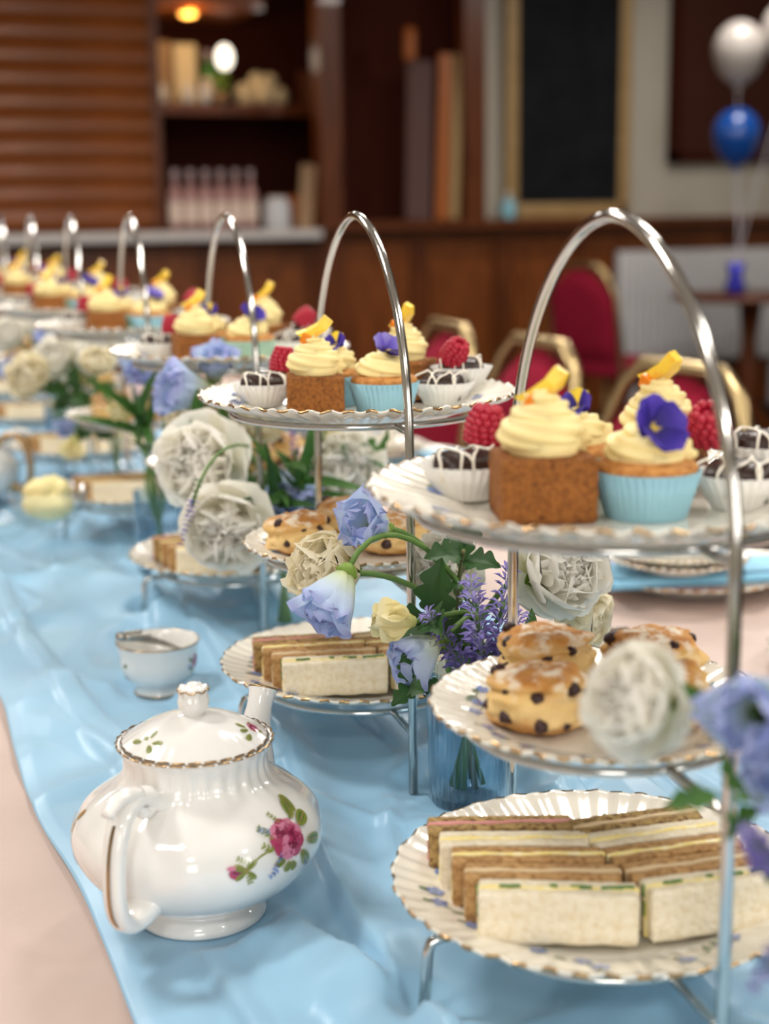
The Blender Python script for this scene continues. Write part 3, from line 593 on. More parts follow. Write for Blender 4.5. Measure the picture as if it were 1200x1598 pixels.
PANS = {k: petal(.013, .015, .15, .15, .05, seed=s).mesh('petal', MT[k]) for k, s in (('pansy_p', 1), ('pansy_l', 2), ('pansy_d', 3), ('pansy_y', 4))}
def pansy(parent, loc, rot, cols, sc=1):
    """five petals of one flower head as parts of a single sub-assembly"""
    q = Matrix.Translation(loc)@Matrix.Rotation(rot[2], 4, 'Z')@Matrix.Rotation(rot[0], 4, 'X')@Matrix.Rotation(rot[1], 4, 'Y')
    for k, (a, tl, c) in enumerate([(0, .15, 0), (1.25, .3, 1), (-1.25, .3, 1), (2.6, .5, 2), (-2.6, .45, 2)]):
        M = q@Matrix.Translation((0, 0, .0006*k))@Matrix.Rotation(a, 4, 'Z')@Matrix.Rotation(tl, 4, 'X')@Matrix.Scale(sc, 4)
        add('pansy_petal', PANS[cols[c]], parent, M=M)
def cupcake(i, u, v, label, case, cols, prot=(1.0, .2, 0), ploc=(.002, -.004, .053), sc=1):
    p = spot(i, u, v, well('T', u, v)); t = thing('cupcake', label, 'cupcake', p, random.uniform(0, 6), 'cupcakes on the top tiers'); t.rotation_euler[2] = -uv_axes(i)[2]
    add('paper_case', case, t); add('sponge', SPONGE, t); add('frosting', FROST_C, t, rot=(0, 0, i*.7)); pansy(t, ploc, prot, cols, sc); return t
CASE_W = fluted(.0165, .0275, .0205, 30, .035, 'case_white').mesh('truffle_case', MT['case_white'])
CHOC = MB().rbox((.040, .026, .024), .009, (5, 4, 3), nz=.0006, nf=150, c=(0, 0, .012)).mesh('chocolate', MT['choc'])
m = MB()
for k in range(6):
    x = -.017+k*.0068+random.uniform(-.0018, .0018); yy = np.linspace(-1, 1, 13); zz = .0245*np.maximum(0, 1-np.abs(yy)**5)**.3+.0004
    m.tube(np.stack([x+.0045*np.sin(yy*2.2+k*2.4), .0134*yy, np.maximum(zz, .010)], -1), .0008, 6)
DRIZ = m.mesh('drizzle', MT['icing'])
def chocolate(i, u, v, rz, label, case_label, tilt=.15):
    z = well('T', u, v); p = spot(i, u, v, z); g = 'white paper cases on the top tiers'
    tag(add('truffle_case', CASE_W, loc=p, rot=(0, 0, rz)), case_label, 'paper case', g)
    t = thing('chocolate_bite', label, 'chocolate', (p[0], p[1], p[2]+.004), rz, 'drizzled chocolate bites', rot=(tilt, 0, rz)); add('chocolate', CHOC, t); add('drizzle', DRIZ, t); return t
m = MB(); k = 0
for j in range(6):
    z = .003+j*.0036; r = .0100*math.sqrt(max(.02, 1-((z-.006)/.0195)**2)) if z > .006 else .0098; n = max(1, int(TAU*r/.0047))
    for q in range(n): a = q/n*TAU+j*.4; m.ball((r*math.cos(a), r*math.sin(a), z), .0031, 7, 5)
m.lathe([(1e-4, .001), (.0095, .002), (.0098, .008), (.006, .019), (1e-4, .022)], 12)
RASP = m.mesh('raspberry', MT['raspberry'])
def raspberry(i, u, v, z, label, rot=(0, 0, 0), sc=1):
    return tag(add('raspberry', RASP, loc=spot(i, u, v, z), rot=rot, sc=sc), label, 'raspberry', 'raspberries on the top tiers')
PC = [('pansy_l', 'pansy_p', 'pansy_d'), ('pansy_p', 'pansy_p', 'pansy_p'), ('pansy_l', 'pansy_l', 'pansy_d'), ('pansy_p', 'pansy_l', 'pansy_p')]
for i in range(7):
    o = ORD[i]; a = uv_axes(i)[2]; first = i == 0; j = (lambda s: random.uniform(-s, s)) if i > 1 else (lambda s: 0)
    # front cake and cupcake
    carrot(i, -.036+j(.006), -.016+j(.005), -a+(.22 if i != 1 else .06), f'orange-topped carrot cake square at the front of the {o} stand\'s top plate', big=first)
    cpos = (.021, -.010) if first else (.022+j(.004), -.012+j(.004))
    cupcake(i, *cpos, f'{"blue" if i != 2 else "pale green"}-cased cupcake at the front of the {o} stand\'s top plate', CASE_B if i != 2 else CASE_G,
            [PC[1], ('pansy_l', 'pansy_l', 'pansy_d'), PC[1], PC[2], PC[1], PC[1], PC[1]][i], prot=(1.15, .35, .3) if first else (.75, .35, .2), ploc=(.002, -.012, .050) if first else (.002, -.004, .052), sc=1.5 if first else 1.35)
    cupcake(i, -.022+j(.004), .048, f'cupcake with a purple and yellow pansy behind the front pair on the {o} top plate', CASE_G if i != 1 else CASE_B, ('pansy_y', 'pansy_p', 'pansy_p'), prot=(1.0, -.3, -.2), ploc=(.004, -.004, .052))
    carrot(i, .030 if first else .042, .074, -a-.4, f'carrot cake square at the back of the {o} stand\'s top plate', tall=1)
    chocolate(i, -.082, .024, -a+.5, f'white-drizzled chocolate bite at the left of the {o} top plate', f'white fluted paper case under the left chocolate on the {o} top plate')
    chocolate(i, .074, .018 if first else .030, -a-.3, f'white-drizzled chocolate bite at the right of the {o} top plate', f'white fluted paper case under the right chocolate on the {o} top plate', tilt=.3)
    chocolate(i, .092, .062, -a+.2, f'white-drizzled chocolate bite at the back right of the {o} top plate', f'white fluted paper case under the back right chocolate on the {o} top plate', tilt=.1)
    raspberry(i, -.074 if first else -.066, .044 if first else .036, well('T', -.08, .03)+.028, f'red raspberry at the left of the {o} stand\'s top plate', (.1, .1, i), 1.0 if first else .92)
    raspberry(i, .058 if first else .082, .050 if first else .058, well('T', .08, .05)+.030, f'red raspberry at the right of the {o} stand\'s top plate', (.5, -.5, i), 1.0)
# ------------------------------------------------------------------ scones
def scone_mat():
    m = bpy.data.materials.new('scone_crust'); m.use_nodes = True; nt = m.node_tree; N = nt.nodes; L = nt.links; b = N['Principled BSDF']; b.inputs['Roughness'].default_value = .8
    tc = N.new('ShaderNodeTexCoord'); sp = N.new('ShaderNodeSeparateXYZ'); L.new(tc.outputs['Object'], sp.inputs[0])
    n1 = N.new('ShaderNodeTexNoise'); n1.inputs['Scale'].default_value = 60; n1.inputs['Detail'].default_value = 6; L.new(tc.outputs['Object'], n1.inputs[0])
    ad = N.new('ShaderNodeMath'); ad.operation = 'MULTIPLY_ADD'; L.new(n1.outputs[0], ad.inputs[0]); ad.inputs[1].default_value = .03; L.new(sp.outputs[2], ad.inputs[2])
    r = N.new('ShaderNodeValToRGB'); L.new(ad.outputs[0], r.inputs[0]); e = r.color_ramp.elements
    e[0].position, e[0].color = .018, lin('BC8444'); e[1].position, e[1].color = .057, lin('A0622A')
    for p_, c in ((.028, 'E2C288'), (.038, 'E2BE7C'), (.047, 'C88C46')):
        k = e.new(p_); k.color = lin(c)
    n2 = N.new('ShaderNodeTexNoise'); n2.inputs['Scale'].default_value = 95; n2.inputs['Detail'].default_value = 8; L.new(tc.outputs['Object'], n2.inputs[0])
    mr = N.new('ShaderNodeMapRange'); mr.inputs[1].default_value = .50; mr.inputs[2].default_value = .62; L.new(n2.outputs[0], mr.inputs[0])
    zr = N.new('ShaderNodeMapRange'); zr.inputs[1].default_value = .020; zr.inputs[2].default_value = .032; zr.inputs[4].default_value = .85; L.new(sp.outputs[2], zr.inputs[0])
    mu = N.new('ShaderNodeMath'); mu.operation = 'MULTIPLY'; L.new(mr.outputs[0], mu.inputs[0]); L.new(zr.outputs[0], mu.inputs[1])
    mx = N.new('ShaderNodeMix'); mx.data_type = 'RGBA'; L.new(mu.outputs[0], mx.inputs[0]); L.new(r.outputs[0], mx.inputs[6]); mx.inputs[7].default_value = lin('F3EAD8'); L.new(mx.outputs[2], b.inputs['Base Color'])
    bp = N.new('ShaderNodeBump'); bp.inputs['Strength'].default_value = .6; bp.inputs['Distance'].default_value = .003; L.new(n1.outputs[0], bp.inputs['Height']); L.new(bp.outputs[0], b.inputs['Normal'])
    return m
SCM = scone_mat()
def scone_r(th, ph, seed, H=.034, R=.0290):
    """surface point of a lumpy two-layered scone"""
    z = -math.cos(th); rr = math.sin(th)**.55
    d = Vector((math.cos(ph)*rr, math.sin(ph)*rr, z)); nz = mnoise.noise(d*1.6+Vector((seed*5.1, 0, 0)))*.20+mnoise.noise(d*4+Vector((0, seed*3.3, 0)))*.12+mnoise.noise(d*11)*.05
    lay = 1-.15*math.exp(-((z-.12+.25*math.sin(ph+seed))/.11)**2)
    r = R*rr*(1+nz)*lay*(1-.05*z); return np.array([r*math.cos(ph), r*math.sin(ph), H*.5+H*.5*(abs(z)**.8*np.sign(z))*(1+nz*.7*(z > 0))])
SCN = []
for s in range(4):
    n, mm = 60, 44; P = np.array([[scone_r(.001+(PI-.002)*jj/mm, ii/n*TAU, s) for ii in range(n)] for jj in range(mm+1)]); r_ = random.Random(s+3)
    rs = []
    for q in range(60):
        th, ph = r_.uniform(1.1, 2.5), r_.uniform(0, TAU); c = scone_r(th, ph, s)*np.array([.97, .97, 1])
        if len(rs) < 9 and all(np.linalg.norm(c-e[0]) > .0125 for e in rs): rs.append((c, ph, r_.uniform(.0028, .0062)))
    SCN.append((MB().grid(P, True).mesh('scone_body', SCM), rs))
RAIS = MB().ball((0, 0, 0), 1, 10, 7, nz=.3, nf=1.8, sc=(1, .75, .7)).mesh('raisin', MT['raisin'])
def scone(i, u, v, s, rz, label, dz=0, tilt=(0, 0), sc=1):
    p = spot(i, u, v, well('M', u, v)+dz); t = thing('scone', label, 'scone', p, rz, 'fruit scones on the middle tiers', rot=(tilt[0], tilt[1], rz)); t.scale = (sc,)*3
    b, rs = SCN[s]; add('scone_body', b, t)
    for c, ph, r in rs: add('raisin', RAIS, t, c, (0, .4, ph), r)
for i in range(7):
    o = ORD[i]; a = uv_axes(i)[2]
    L = [(-.036, -.012, 0, 'front left'), (-.036, .056, 1, 'back left'), (.030, -.004, 2, 'front right'), (.030, .058, 3, 'back right')]
    if i == 1: L = [(-.054, .006, 0, 'front left'), (-.012, .062, 1, 'back left'), (.026, .0, 2, 'front right'), (.056, .048, 3, 'back right')]
    if i == 2: L = [(-.050, .034, 1, 'front left'), (.0, .058, 0, 'back left'), (.018, -.01, 3, 'front right'), (.052, .04, 2, 'back right')]
    for u, v, s, w in L:
        scone(i, u, v, s, -a+s*.9+i if i else -a+[0, 2.2, .6, 1.5][s], f'sugar-dusted fruit scone at the {w} of the {o} stand\'s middle plate', sc=1.0 if i else 1.04)
# ------------------------------------------------------------------ finger sandwiches
SL, SH, ST = .088, .0295, .0088
def slice_mesh(mt, seed): return MB().rbox((SL, ST, SH), .0018, (14, 1, 7), nz=.0010, nf=260, seed=seed).mesh('bread_slice', MT[mt])
SLICE = {k: [slice_mesh(k, s) for s in (1, 2)] for k in ('white_bread', 'brown_bread', 'seed_bread')}
def fill_mesh(mt, seed, th=.0042):
    m = MB().rbox((SL+.001, th, SH+.0005), .0012, (16, 1, 7), nz=.0011, nf=150, seed=seed)
    return m.mesh('filling', MT[mt])
FILL = {k: fill_mesh(k, 5) for k in ('egg', 'ham', 'tuna')}
m = MB(); r_ = random.Random(4)
for q in range(16):
    x = r_.uniform(-SL/2, SL/2) if q < 12 else -SL/2-.0004; z = SH/2+.0006 if q < 12 else r_.uniform(-SH/2, SH/2)
    m.rbox((r_.uniform(.004, .010) if q < 12 else .0014, .0024, .0014 if q < 12 else .006), .0005, (1, 1, 1), c=(x, r_.uniform(-.0012, .0012), z), nz=.0006, nf=200, seed=q)
CRESS = m.mesh('cress', MT['cress'])
def sandwich(i, c0, c1, zb, bread, fill, label, lean=0, cress=False, thin=1.0):
    U, V, a = uv_axes(i); p0, p1 = [np.array(STANDS[i])+U*c[0]+V*c[1] for c in (c0, c1)]
    mid = (p0+p1)/2; d = p1-p0; L = np.linalg.norm(d); z = TZ+RB+zb
    t = thing('finger_sandwich', label, 'sandwich', (mid[0], mid[1], z), 0, 'finger sandwiches on the bottom tiers', rot=(lean, 0, math.atan2(d[1], d[0])))
    t.scale = (L/SL, thin, 1)
    for s in (-1, 1): add('bread_slice', SLICE[bread][0 if s < 0 else 1], t, (0, s*.0064, SH/2))
    f = add('filling', FILL[fill], t, (0, 0, SH/2)); 
    if cress: add('cress', CRESS, t, (0, 0, SH/2))
rowsL = [('white_bread', 'egg', True, 'white egg and cress'), ('brown_bread', 'tuna', False, 'brown tuna'), ('brown_bread', 'egg', False, 'brown egg'), ('white_bread', 'egg', False, 'white egg'), ('seed_bread', 'ham', False, 'seeded ham')]
rowsR = [('white_bread', 'egg', True, 'white egg and cress'), ('brown_bread', 'tuna', False, 'brown tuna'), ('brown_bread', 'egg', False, 'brown egg'), ('white_bread', 'egg', False, 'white egg'), ('seed_bread', 'tuna', False, 'seeded')]
ROWN = ['front', 'second', 'third', 'fourth', 'back']
for i in range(7):
    o = ORD[i]; zb = well('B')+.0042
    nL = 5 if i == 0 else 4; rows = (rowsL, rowsR) if i == 0 else ([rowsL[0], rowsL[1], rowsL[2], rowsL[4]], [rowsR[0], rowsR[1], rowsR[2], rowsR[4]])
    for side, R in enumerate(rows):
        for k, (b, f, cr, w) in enumerate(R):
            if side == 0: q = (-.067-.0095*k, -.066+.0205*k); c0 = q; c1 = (q[0]+.0875, q[1]+.007+.0022*k)
            else:
                q = (.0245-.0105*k, -.055+.0195*k); hd = .40+.01*k if i == 0 else .25; c0 = q; c1 = (q[0]+.083*math.cos(hd), q[1]+.083*math.sin(hd))
            sandwich(i, c0, c1, zb, b, f, f'{w} finger sandwich, {ROWN[k if k < nL-1 else 4]} row on the {"left" if side == 0 else "right"} of the {o} stand', cress=cr and i < 2, thin=.93, lean=random.uniform(-.035, .035))
# ------------------------------------------------------------------ painted china
def smooth_prof(p, it=2):
    p = np.array(p, float)
    for _ in range(it):
        q = np.empty((2*len(p)-2, 2)); q[0::2] = .75*p[:-1]+.25*p[1:]; q[1::2] = .25*p[:-1]+.75*p[1:]; p = np.concatenate([p[:1], q, p[-1:]])
    return p
def surf_rev(prof, phi0, s0, req, off=0):
    P = np.array(prof); ds = np.hypot(*np.diff(P, axis=0).T); s = np.concatenate([[0], np.cumsum(ds)])
    def S(x, y, h):
        q = s0+y; r, z = np.interp(q, s, P[:, 0]), np.interp(q, s, P[:, 1]); r2, z2 = np.interp(q+.001, s, P[:, 0]), np.interp(q+.001, s, P[:, 1])
        t = np.array([r2-r, z2-z]); t /= np.linalg.norm(t)+1e-9; n = (t[1], -t[0]); f = phi0+x/req; rr = r+n[0]*(h+off)
        return (rr*math.cos(f), rr*math.sin(f), z+n[1]*(h+off))
    return S
def s_at_z(prof, z, lo=.5):
    P = np.array(prof); s = np.concatenate([[0], np.cumsum(np.hypot(*np.diff(P, axis=0).T))]); k = np.argmin(np.abs(P[:, 1]-z)+1e3*(P[:, 0] < .02)); return s[k]
FL = [MT[k] for k in ('p_rose', 'p_rose_l', 'p_rose_d', 'p_green', 'p_green_d', 'p_blue', 'p_blue_d', 'p_gold')]
def rose(m, S, c, R, h=.0003):
    r_ = random.Random(2)
    for k in range(9): blob(m, S, c, R*1.1, R*.85, k/9*TAU+.2, (1, 0, 0)[k % 3], h+k*4e-6, 10, R*.05)
    for k in range(7): blob(m, S, (c[0], c[1]+R*.1), R*.78, R*.62, k/7*TAU+.6, (0, 1, 2)[k % 3], h+.0001+k*4e-6, 10, 0)
    for k in range(5): blob(m, S, (c[0]+R*.05, c[1]+R*.15), R*.48, R*.42, k/5*TAU, (2, 0, 2, 1, 0)[k], h+.0002+k*4e-6, 8, 0)
    for k in range(8): a = r_.uniform(0, TAU); stroke(m, S, (c[0]+R*.3*math.cos(a), c[1]+R*.3*math.sin(a)), (c[0]+R*.75*math.cos(a+.8), c[1]+R*.75*math.sin(a+.8)), R*.05, 2, h+.00028, .2)
def leafp(m, S, c, L, W, ang, h=.00025, mi=3):
    blob(m, S, c, L, W, ang, mi, h, 12); blob(m, S, (c[0]+L*.1*math.cos(ang), c[1]+L*.1*math.sin(ang)), L*.75, W*.45, ang+.08, 4, h+.00006, 10)
    stroke(m, S, c, (c[0]+L*math.cos(ang), c[1]+L*math.sin(ang)), W*.07, 7, h+.0001)
def sprig(m, S, c, ang, n, s, mi=5, h=.00025):
    e = (c[0]+n*s*math.cos(ang), c[1]+n*s*math.sin(ang)); stroke(m, S, c, e, s*.12, mi, h)
    for k in range(n):
        b = (c[0]+k*s*math.cos(ang), c[1]+k*s*math.sin(ang))
        for d in (-1, 1): blob(m, S, b, s*1.1, s*.42, ang+d*.8, mi+(k % 2 if mi == 5 else 0), h, 8)
# teapot ------------------------------------------------------------------
TPX = (.2145, .905); tp = thing('teapot', 'white rose-painted china teapot standing on the blue runner', 'teapot', (*TPX, TZ+RB+.0002), math.radians(47)); tp.scale = (1.02, 1.02, .90)
body = [(1e-4, .004), (.034, .004), (.0405, .0), (.0425, .001), (.0422, .005), (.0395, .010), (.0362, .013), (.0375, .0165), (.050, .022), (.064, .032), (.0755, .046), (.0812, .061), (.0800, .076), (.0725, .089), (.0605, .099), (.0515, .105), (.0470, .111), (.0455, .118), (.0458, .125), (.0475, .131), (.0500, .1345)]
bp = smooth_prof(body); full = np.concatenate([bp, [(.0500, .1352), (.0480, .1350), (.0440, .131), (.0430, .120), (.0440, .108), (.060, .095), (.075, .065), (.050, .028), (1e-4, .022)]])
def tmod(R, Z, t):
    w = np.exp(-((Z-.116)/.012)**2)*.0007+np.exp(-((Z-.135)/.004)**2)*.0004; sw = np.exp(-((Z-.085)/.03)**2)*.0006
    return R+w*np.cos(30*t)*(R > .03)+sw*np.cos(14*t)*(R > .03), Z
add('pot_body', MB().lathe(full, 180, mod=tmod).mesh('pot_body', MT['china']), tp)
g = MB(); g.lathe([(.0504, .1346), (.0507, .1353), (.0500, .1358), (.0492, .1357)], 160, mod=lambda R, Z, t: (R+.0004*np.cos(30*t), Z+.0003*np.cos(30*t)))
g.f = [f for k, f in enumerate(g.f) if (k % 160) % 5 < 4]; g.mi = [0]*len(g.f); add('gilt_edge', g.mesh('gilt_edge', MT['gold']), tp)
def ell_tube(path, w, n=16, flat=(1, 1)): return MB().tube(path, w, n, flat=flat)
# spout
sp = np.concatenate([bez((.062, 0, .055), (.088, 0, .060), (.078, 0, .10), (.090, 0, .122), 16), bez((.090, 0, .122), (.093, 0, .128), (.0955, 0, .133), (.099, 0, .1385), 6)[1:]])
rr = np.interp(np.linspace(0, 1, len(sp)), [0, .25, .55, .8, .93, 1], [.021, .0175, .0115, .0088, .0092, .0105])
m = MB(); m.tube(sp, rr, 20, cap=False); inner = sp[::-1].copy(); m.tube(inner[:10], rr[::-1][:10]-.0016, 20, cap=False); spo = m.mesh('spout', MT['china'])
so = add('spout', spo, tp); rim = MB(); q = sp[-1]; T = sp[-1]-sp[-2]; T /= np.linalg.norm(T); N_ = np.array([-T[2], 0, T[0]]); aa = np.linspace(0, TAU, 33)
rim.tube(np.array([q+.0098*(math.cos(a)*N_+math.sin(a)*np.array([0, 1, 0])) for a in aa]), .0009, 6, cap=False); add('gilt_rim', rim.mesh('gilt_rim', MT['gold']), so)
# handle with a scrolled thumb rest
hp = np.concatenate([bez((-.044, 0, .108), (-.056, 0, .108), (-.060, 0, .121), (-.074, 0, .122), 10), bez((-.074, 0, .122), (-.090, 0, .122), (-.098, 0, .106), (-.1005, 0, .084), 12)[1:], bez((-.1005, 0, .084), (-.103, 0, .058), (-.100, 0, .046), (-.090, 0, .038), 12)[1:], bez((-.090, 0, .038), (-.085, 0, .034), (-.078, 0, .036), (-.068, 0, .044), 8)[1:]])
hw_ = np.interp(np.linspace(0, 1, len(hp)), [0, .12, .3, .5, .7, .88, 1], [.011, .0075, .0078, .0068, .0066, .0078, .0125])
hd = add('handle', MB().tube(hp, hw_, 18, sect=lambda t: 1/np.maximum(np.abs(np.cos(t))**3+np.abs(np.sin(t))**3, .2)**(1/3), flat=(1.0, .78)).mesh('handle', MT['china']), tp)
th_ = bez((-.074, 0, .124), (-.086, 0, .131), (-.097, 0, .130), (-.105, 0, .122), 12); add('thumb_rest', MB().tube(th_, np.linspace(.0075, .0042, 12), 14, flat=(1, .8)).mesh('thumb_rest', MT['china']), hd)
cu = np.array([(-.064+.0085*math.cos(a)*s, 0, .112+.0085*math.sin(a)*s) for a, s in zip(np.linspace(2.2, -3.4, 18), np.linspace(1, .35, 18))]); add('scroll', MB().tube(cu, np.linspace(.0068, .004, 18), 12).mesh('scroll', MT['china']), hd)
gs = hp[14:34]; off = np.array([[-1, 0, 0]]*len(gs))*.0069; w2 = .0011; m = MB(); m.grid(np.stack([gs+off+[0, -w2, 0], gs+off+[-.0002, 0, 0], gs+off+[0, w2, 0]], 1)); add('gilt_stripe', m.mesh('gilt_stripe', MT['gold']), hd)
# rose print
BPd = bp; m = MB(); S = surf_rev(BPd, math.radians(-106), s_at_z(BPd, .082), .078, .0007)
stroke(m, S, (-.004, -.004), (-.034, -.011), .0012, 3, .0002, -.12); stroke(m, S, (.006, -.006), (.022, .018), .0016, 4, .0002, .2)
rose(m, S, (0, 0), .0125)
for c, L, Wd, an in [((.012, .010), .017, .009, 1.0), ((.014, .004), .015, .010, .35), ((.008, -.012), .016, .008, -1.0), ((.016, -.008), .016, .008, -.3), ((.020, .012), .016, .008, 1.4)]: leafp(m, S, c, L, Wd, an)
for c, an in [((-.003, -.015), -1.9), ((-.001, -.016), -1.2), ((-.006, -.013), 3.3)]: leafp(m, S, c, .0078, .0058, an)
sprig(m, S, (-.010, .004), 2.3, 4, .0034, 3); sprig(m, S, (.0, .012), 2.0, 4, .0026, 3); sprig(m, S, (-.014, -.004), 2.4, 3, .0030, 3)
for c, an, n in [((-.010, .008), 2.7, 4), ((-.007, -.008), -2.3, 5), ((-.012, -.018), -2.6, 3), ((.012, -.018), -1.2, 4)]: sprig(m, S, c, an, n, .0026, 5)
b = (-.036, -.012); blob(m, S, (b[0]+.004, b[1]), .012, .0085, PI, 0, .0003, 12); blob(m, S, (b[0]+.003, b[1]+.0008), .009, .0045, PI, 2, .00036, 10); blob(m, S, (b[0]-.001, b[1]+.003), .008, .003, PI-.1, 1, .0004, 10)
for an in (2.5, -2.5, 0.7, -.9, PI*.85): leafp(m, S, (b[0]+.003, b[1]), .009, .0034, an, .0004)
sprig(m, S, (b[0]+.005, b[1]+.004), 2.5, 4, .0024, 3); sprig(m, S, (b[0]+.004, b[1]-.003), -1.4, 3, .0026, 3)
S2 = surf_rev(BPd, math.radians(126), s_at_z(BPd, .072), .078, .0007)
for c, an in [((0, .012), 1.2), ((0, .0), 1.6), ((.004, -.008), -1.3), ((-.004, .006), 2.4), ((0, -.018), -1.6)]: blob(m, S2, c, .012, .005, an, 7, .0003, 10); stroke(m, S2, (0, 0), c, .001, 7, .0002, .2)
add('rose_print', m.mesh('rose_print', FL), tp)['kind'] = 'stuff'
# lid
lid = [(.0462, .1345), (.0468, .1362), (.0450, .1375), (.040, .1415), (.031, .1475), (.020, .1520), (.010, .1540), (1e-4, .1545)]
lp = smooth_prof(lid, 1); LD = add('lid', MB().lathe(np.concatenate([[(.041, .128), (.0425, .133)], lp]), 140, mod=lambda R, Z, t: (R+.0003*np.cos(30*t)*(R > .035), Z)).mesh('lid', MT['china']), tp)
g = MB(); g.lathe([(.0468, .1353), (.0472, .1361), (.0466, .1369)], 150, mod=lambda R, Z, t: (R+.0004*np.cos(30*t), Z)); g.f = [f for k, f in enumerate(g.f) if (k % 150) % 5 < 4]; g.mi = [0]*len(g.f); add('gilt_edge', g.mesh('gilt_edge', MT['gold']), LD)
kn = add('knob', MB().lathe(smooth_prof([(.006, .1525), (.0072, .1555), (.0098, .160), (.0102, .165), (.0088, .169), (.0096, .1725), (.0088, .175), (.0050, .1752), (.003, .178), (1e-4, .1785)], 1), 48, mod=lambda R, Z, t: (R*(1+.05*np.cos(8*t)*np.clip((Z-.158)/.01, 0, 1)), Z+.0008*np.cos(8*t)*(Z > .171)*(R > .006))).mesh('knob', MT['china']), LD)
aa = np.linspace(0, TAU, 49); add('gilt_rim', MB().tube(np.stack([.0098*np.cos(aa), .0098*np.sin(aa), .1728+.0008*np.cos(8*aa)], -1), .0006, 6, cap=False).mesh('gilt_rim', MT['gold']), kn)
lpr = lp; m = MB()
for ph in (-200, -75):
    S = surf_rev(lpr, math.radians(ph), .0145, .034)
    for c, an in [((.002, 0), .3), ((-.003, .001), 2.8), ((.001, -.002), -.9), ((-.002, .003), 1.9), ((-.006, -.002), 3.6)]: leafp(m, S, c, .0075, .0038, an)
    if ph == -75: rose(m, S, (.004, -.001), .0042)
    sprig(m, S, (-.008, -.002), 3.5, 3, .0018, 3)
add('rose_print', m.mesh('rose_print', FL), LD)['kind'] = 'stuff'
# sugar bowl with tongs ------------------------------------------------------
SBX = (.293, 1.375); sb = thing('sugar_bowl', 'small rose-painted china sugar bowl behind the teapot', 'bowl', (*SBX, TZ+RB), math.radians(-12))
bo = smooth_prof([(1e-4, .003), (.020, .003), (.0235, 0), (.0240, .002), (.0215, .006), (.0235, .009), (.0330, .017), (.0372, .028), (.0376, .040), (.0392, .048), (.0400, .0515)])
add('bowl_body', MB().lathe(np.concatenate([bo, [(.0396, .0522), (.0386, .0518), (.0365, .042), (.0345, .026), (.022, .012), (1e-4, .010)]]), 96).mesh('bowl_body', MT['china']), sb)
aa = np.linspace(0, TAU, 65)
for r, z in ((.0400, .0518), (.0241, .0012)): add('gilt_rim', MB().tube(np.stack([r*np.cos(aa), r*np.sin(aa), 0*aa+z], -1), .0007, 6, cap=False).mesh('gilt_rim', MT['gold']), sb)
m = MB()
for ph, rs in ((-20, True), (-165, False)):
    S = surf_rev(bo, math.radians(ph), s_at_z(bo, .031), .037)
    if rs: rose(m, S, (0, .004), .0065)
    for c, an in [((-.006, -.004), 2.6), ((-.008, .004), 2.2), ((.004, -.008), -1.0), ((-.002, -.010), -2.0), ((.008, .002), .5)]: leafp(m, S, c, .007, .0036, an, mi=4)
    for c, an in [((-.008, 0), 2.9), ((-.004, -.012), -2.2)]: sprig(m, S, c, an, 3, .0024, 5)
add('rose_print', m.mesh('rose_print', FL), sb)['kind'] = 'stuff'
m = MB().ball((0, 0, 0), 1, 24, 8, nz=.12, nf=3, sc=(1, 1, .3)); tag(add('sugar', m.mesh('sugar', MT['case_white']), loc=(SBX[0], SBX[1], TZ+RB+.021), sc=.029), 'white sugar heaped in the rose-painted sugar bowl', 'sugar', kind='stuff')
tg = thing('sugar_tongs', 'ornate silver sugar tongs resting across the sugar bowl', 'tongs', (SBX[0]-.020, SBX[1]-.014, TZ+RB+.0575), math.radians(15), rot=(0, .12, math.radians(15)))
for s in (-1, 1): add('arm', MB().tube(bez((-.018, s*.0035, .005), (0, s*.011, .004), (.02, s*.009, -.001), (.046, s*.004, -.012), 16), np.linspace(.0034, .0018, 16), 8, flat=(.5, 1)).mesh('arm', MT['silver']), tg)
add('bow', MB().tube(bez((-.018, -.0035, .005), (-.026, -.004, .006), (-.026, .004, .006), (-.018, .0035, .005), 10), .0036, 8, flat=(.5, 1)).mesh('bow', MT['silver']), tg)
for k, s in enumerate((-1, 1)):
    m = MB()
    for q in range(5): m.ball((-.012+q*.004, s*(.006+.0008*q), .0065), .0026, 8, 5)
    add('scroll_ornament', m.mesh('scroll_ornament', MT['silver']), tg)
# glass sundae dish of clotted cream ------------------------------------------
gb = thing('glass_dish', 'stemmed cut-glass dish holding clotted cream at the left edge', 'dish', (.276, 1.93, TZ+RB))
gp = smooth_prof([(1e-4, .0), (.034, 0), (.036, .003), (.012, .009), (.007, .018), (.006, .042), (.010, .052), (.030, .062), (.046, .082), (.052, .108)])
add('dish_body', MB().lathe(np.concatenate([gp, [(.0505, .1085), (.0445, .084), (.028, .066), (1e-4, .060)]]), 96, mod=lambda R, Z, t: (R*(1+.018*np.cos(24*t)*(Z > .055)), Z)).mesh('dish_body', MT['glass']), gb)
m = MB(); r_ = random.Random(8)
for k in range(14): a = r_.uniform(0, TAU); q = r_.uniform(0, .024); m.ball((q*math.cos(a), q*math.sin(a), .100+.012*(1-q/.03)), r_.uniform(.011, .016), 14, 10, nz=.35, nf=70, seed=k)
m.ball((0, 0, .088), .034, 24, 12, nz=.1, nf=40, sc=(1, 1, .62)); tag(add('clotted_cream', m.mesh('clotted_cream', MT['curd']), loc=(.276, 1.93, TZ+RB)), 'pale yellow clotted cream heaped in the stemmed glass dish', 'cream')
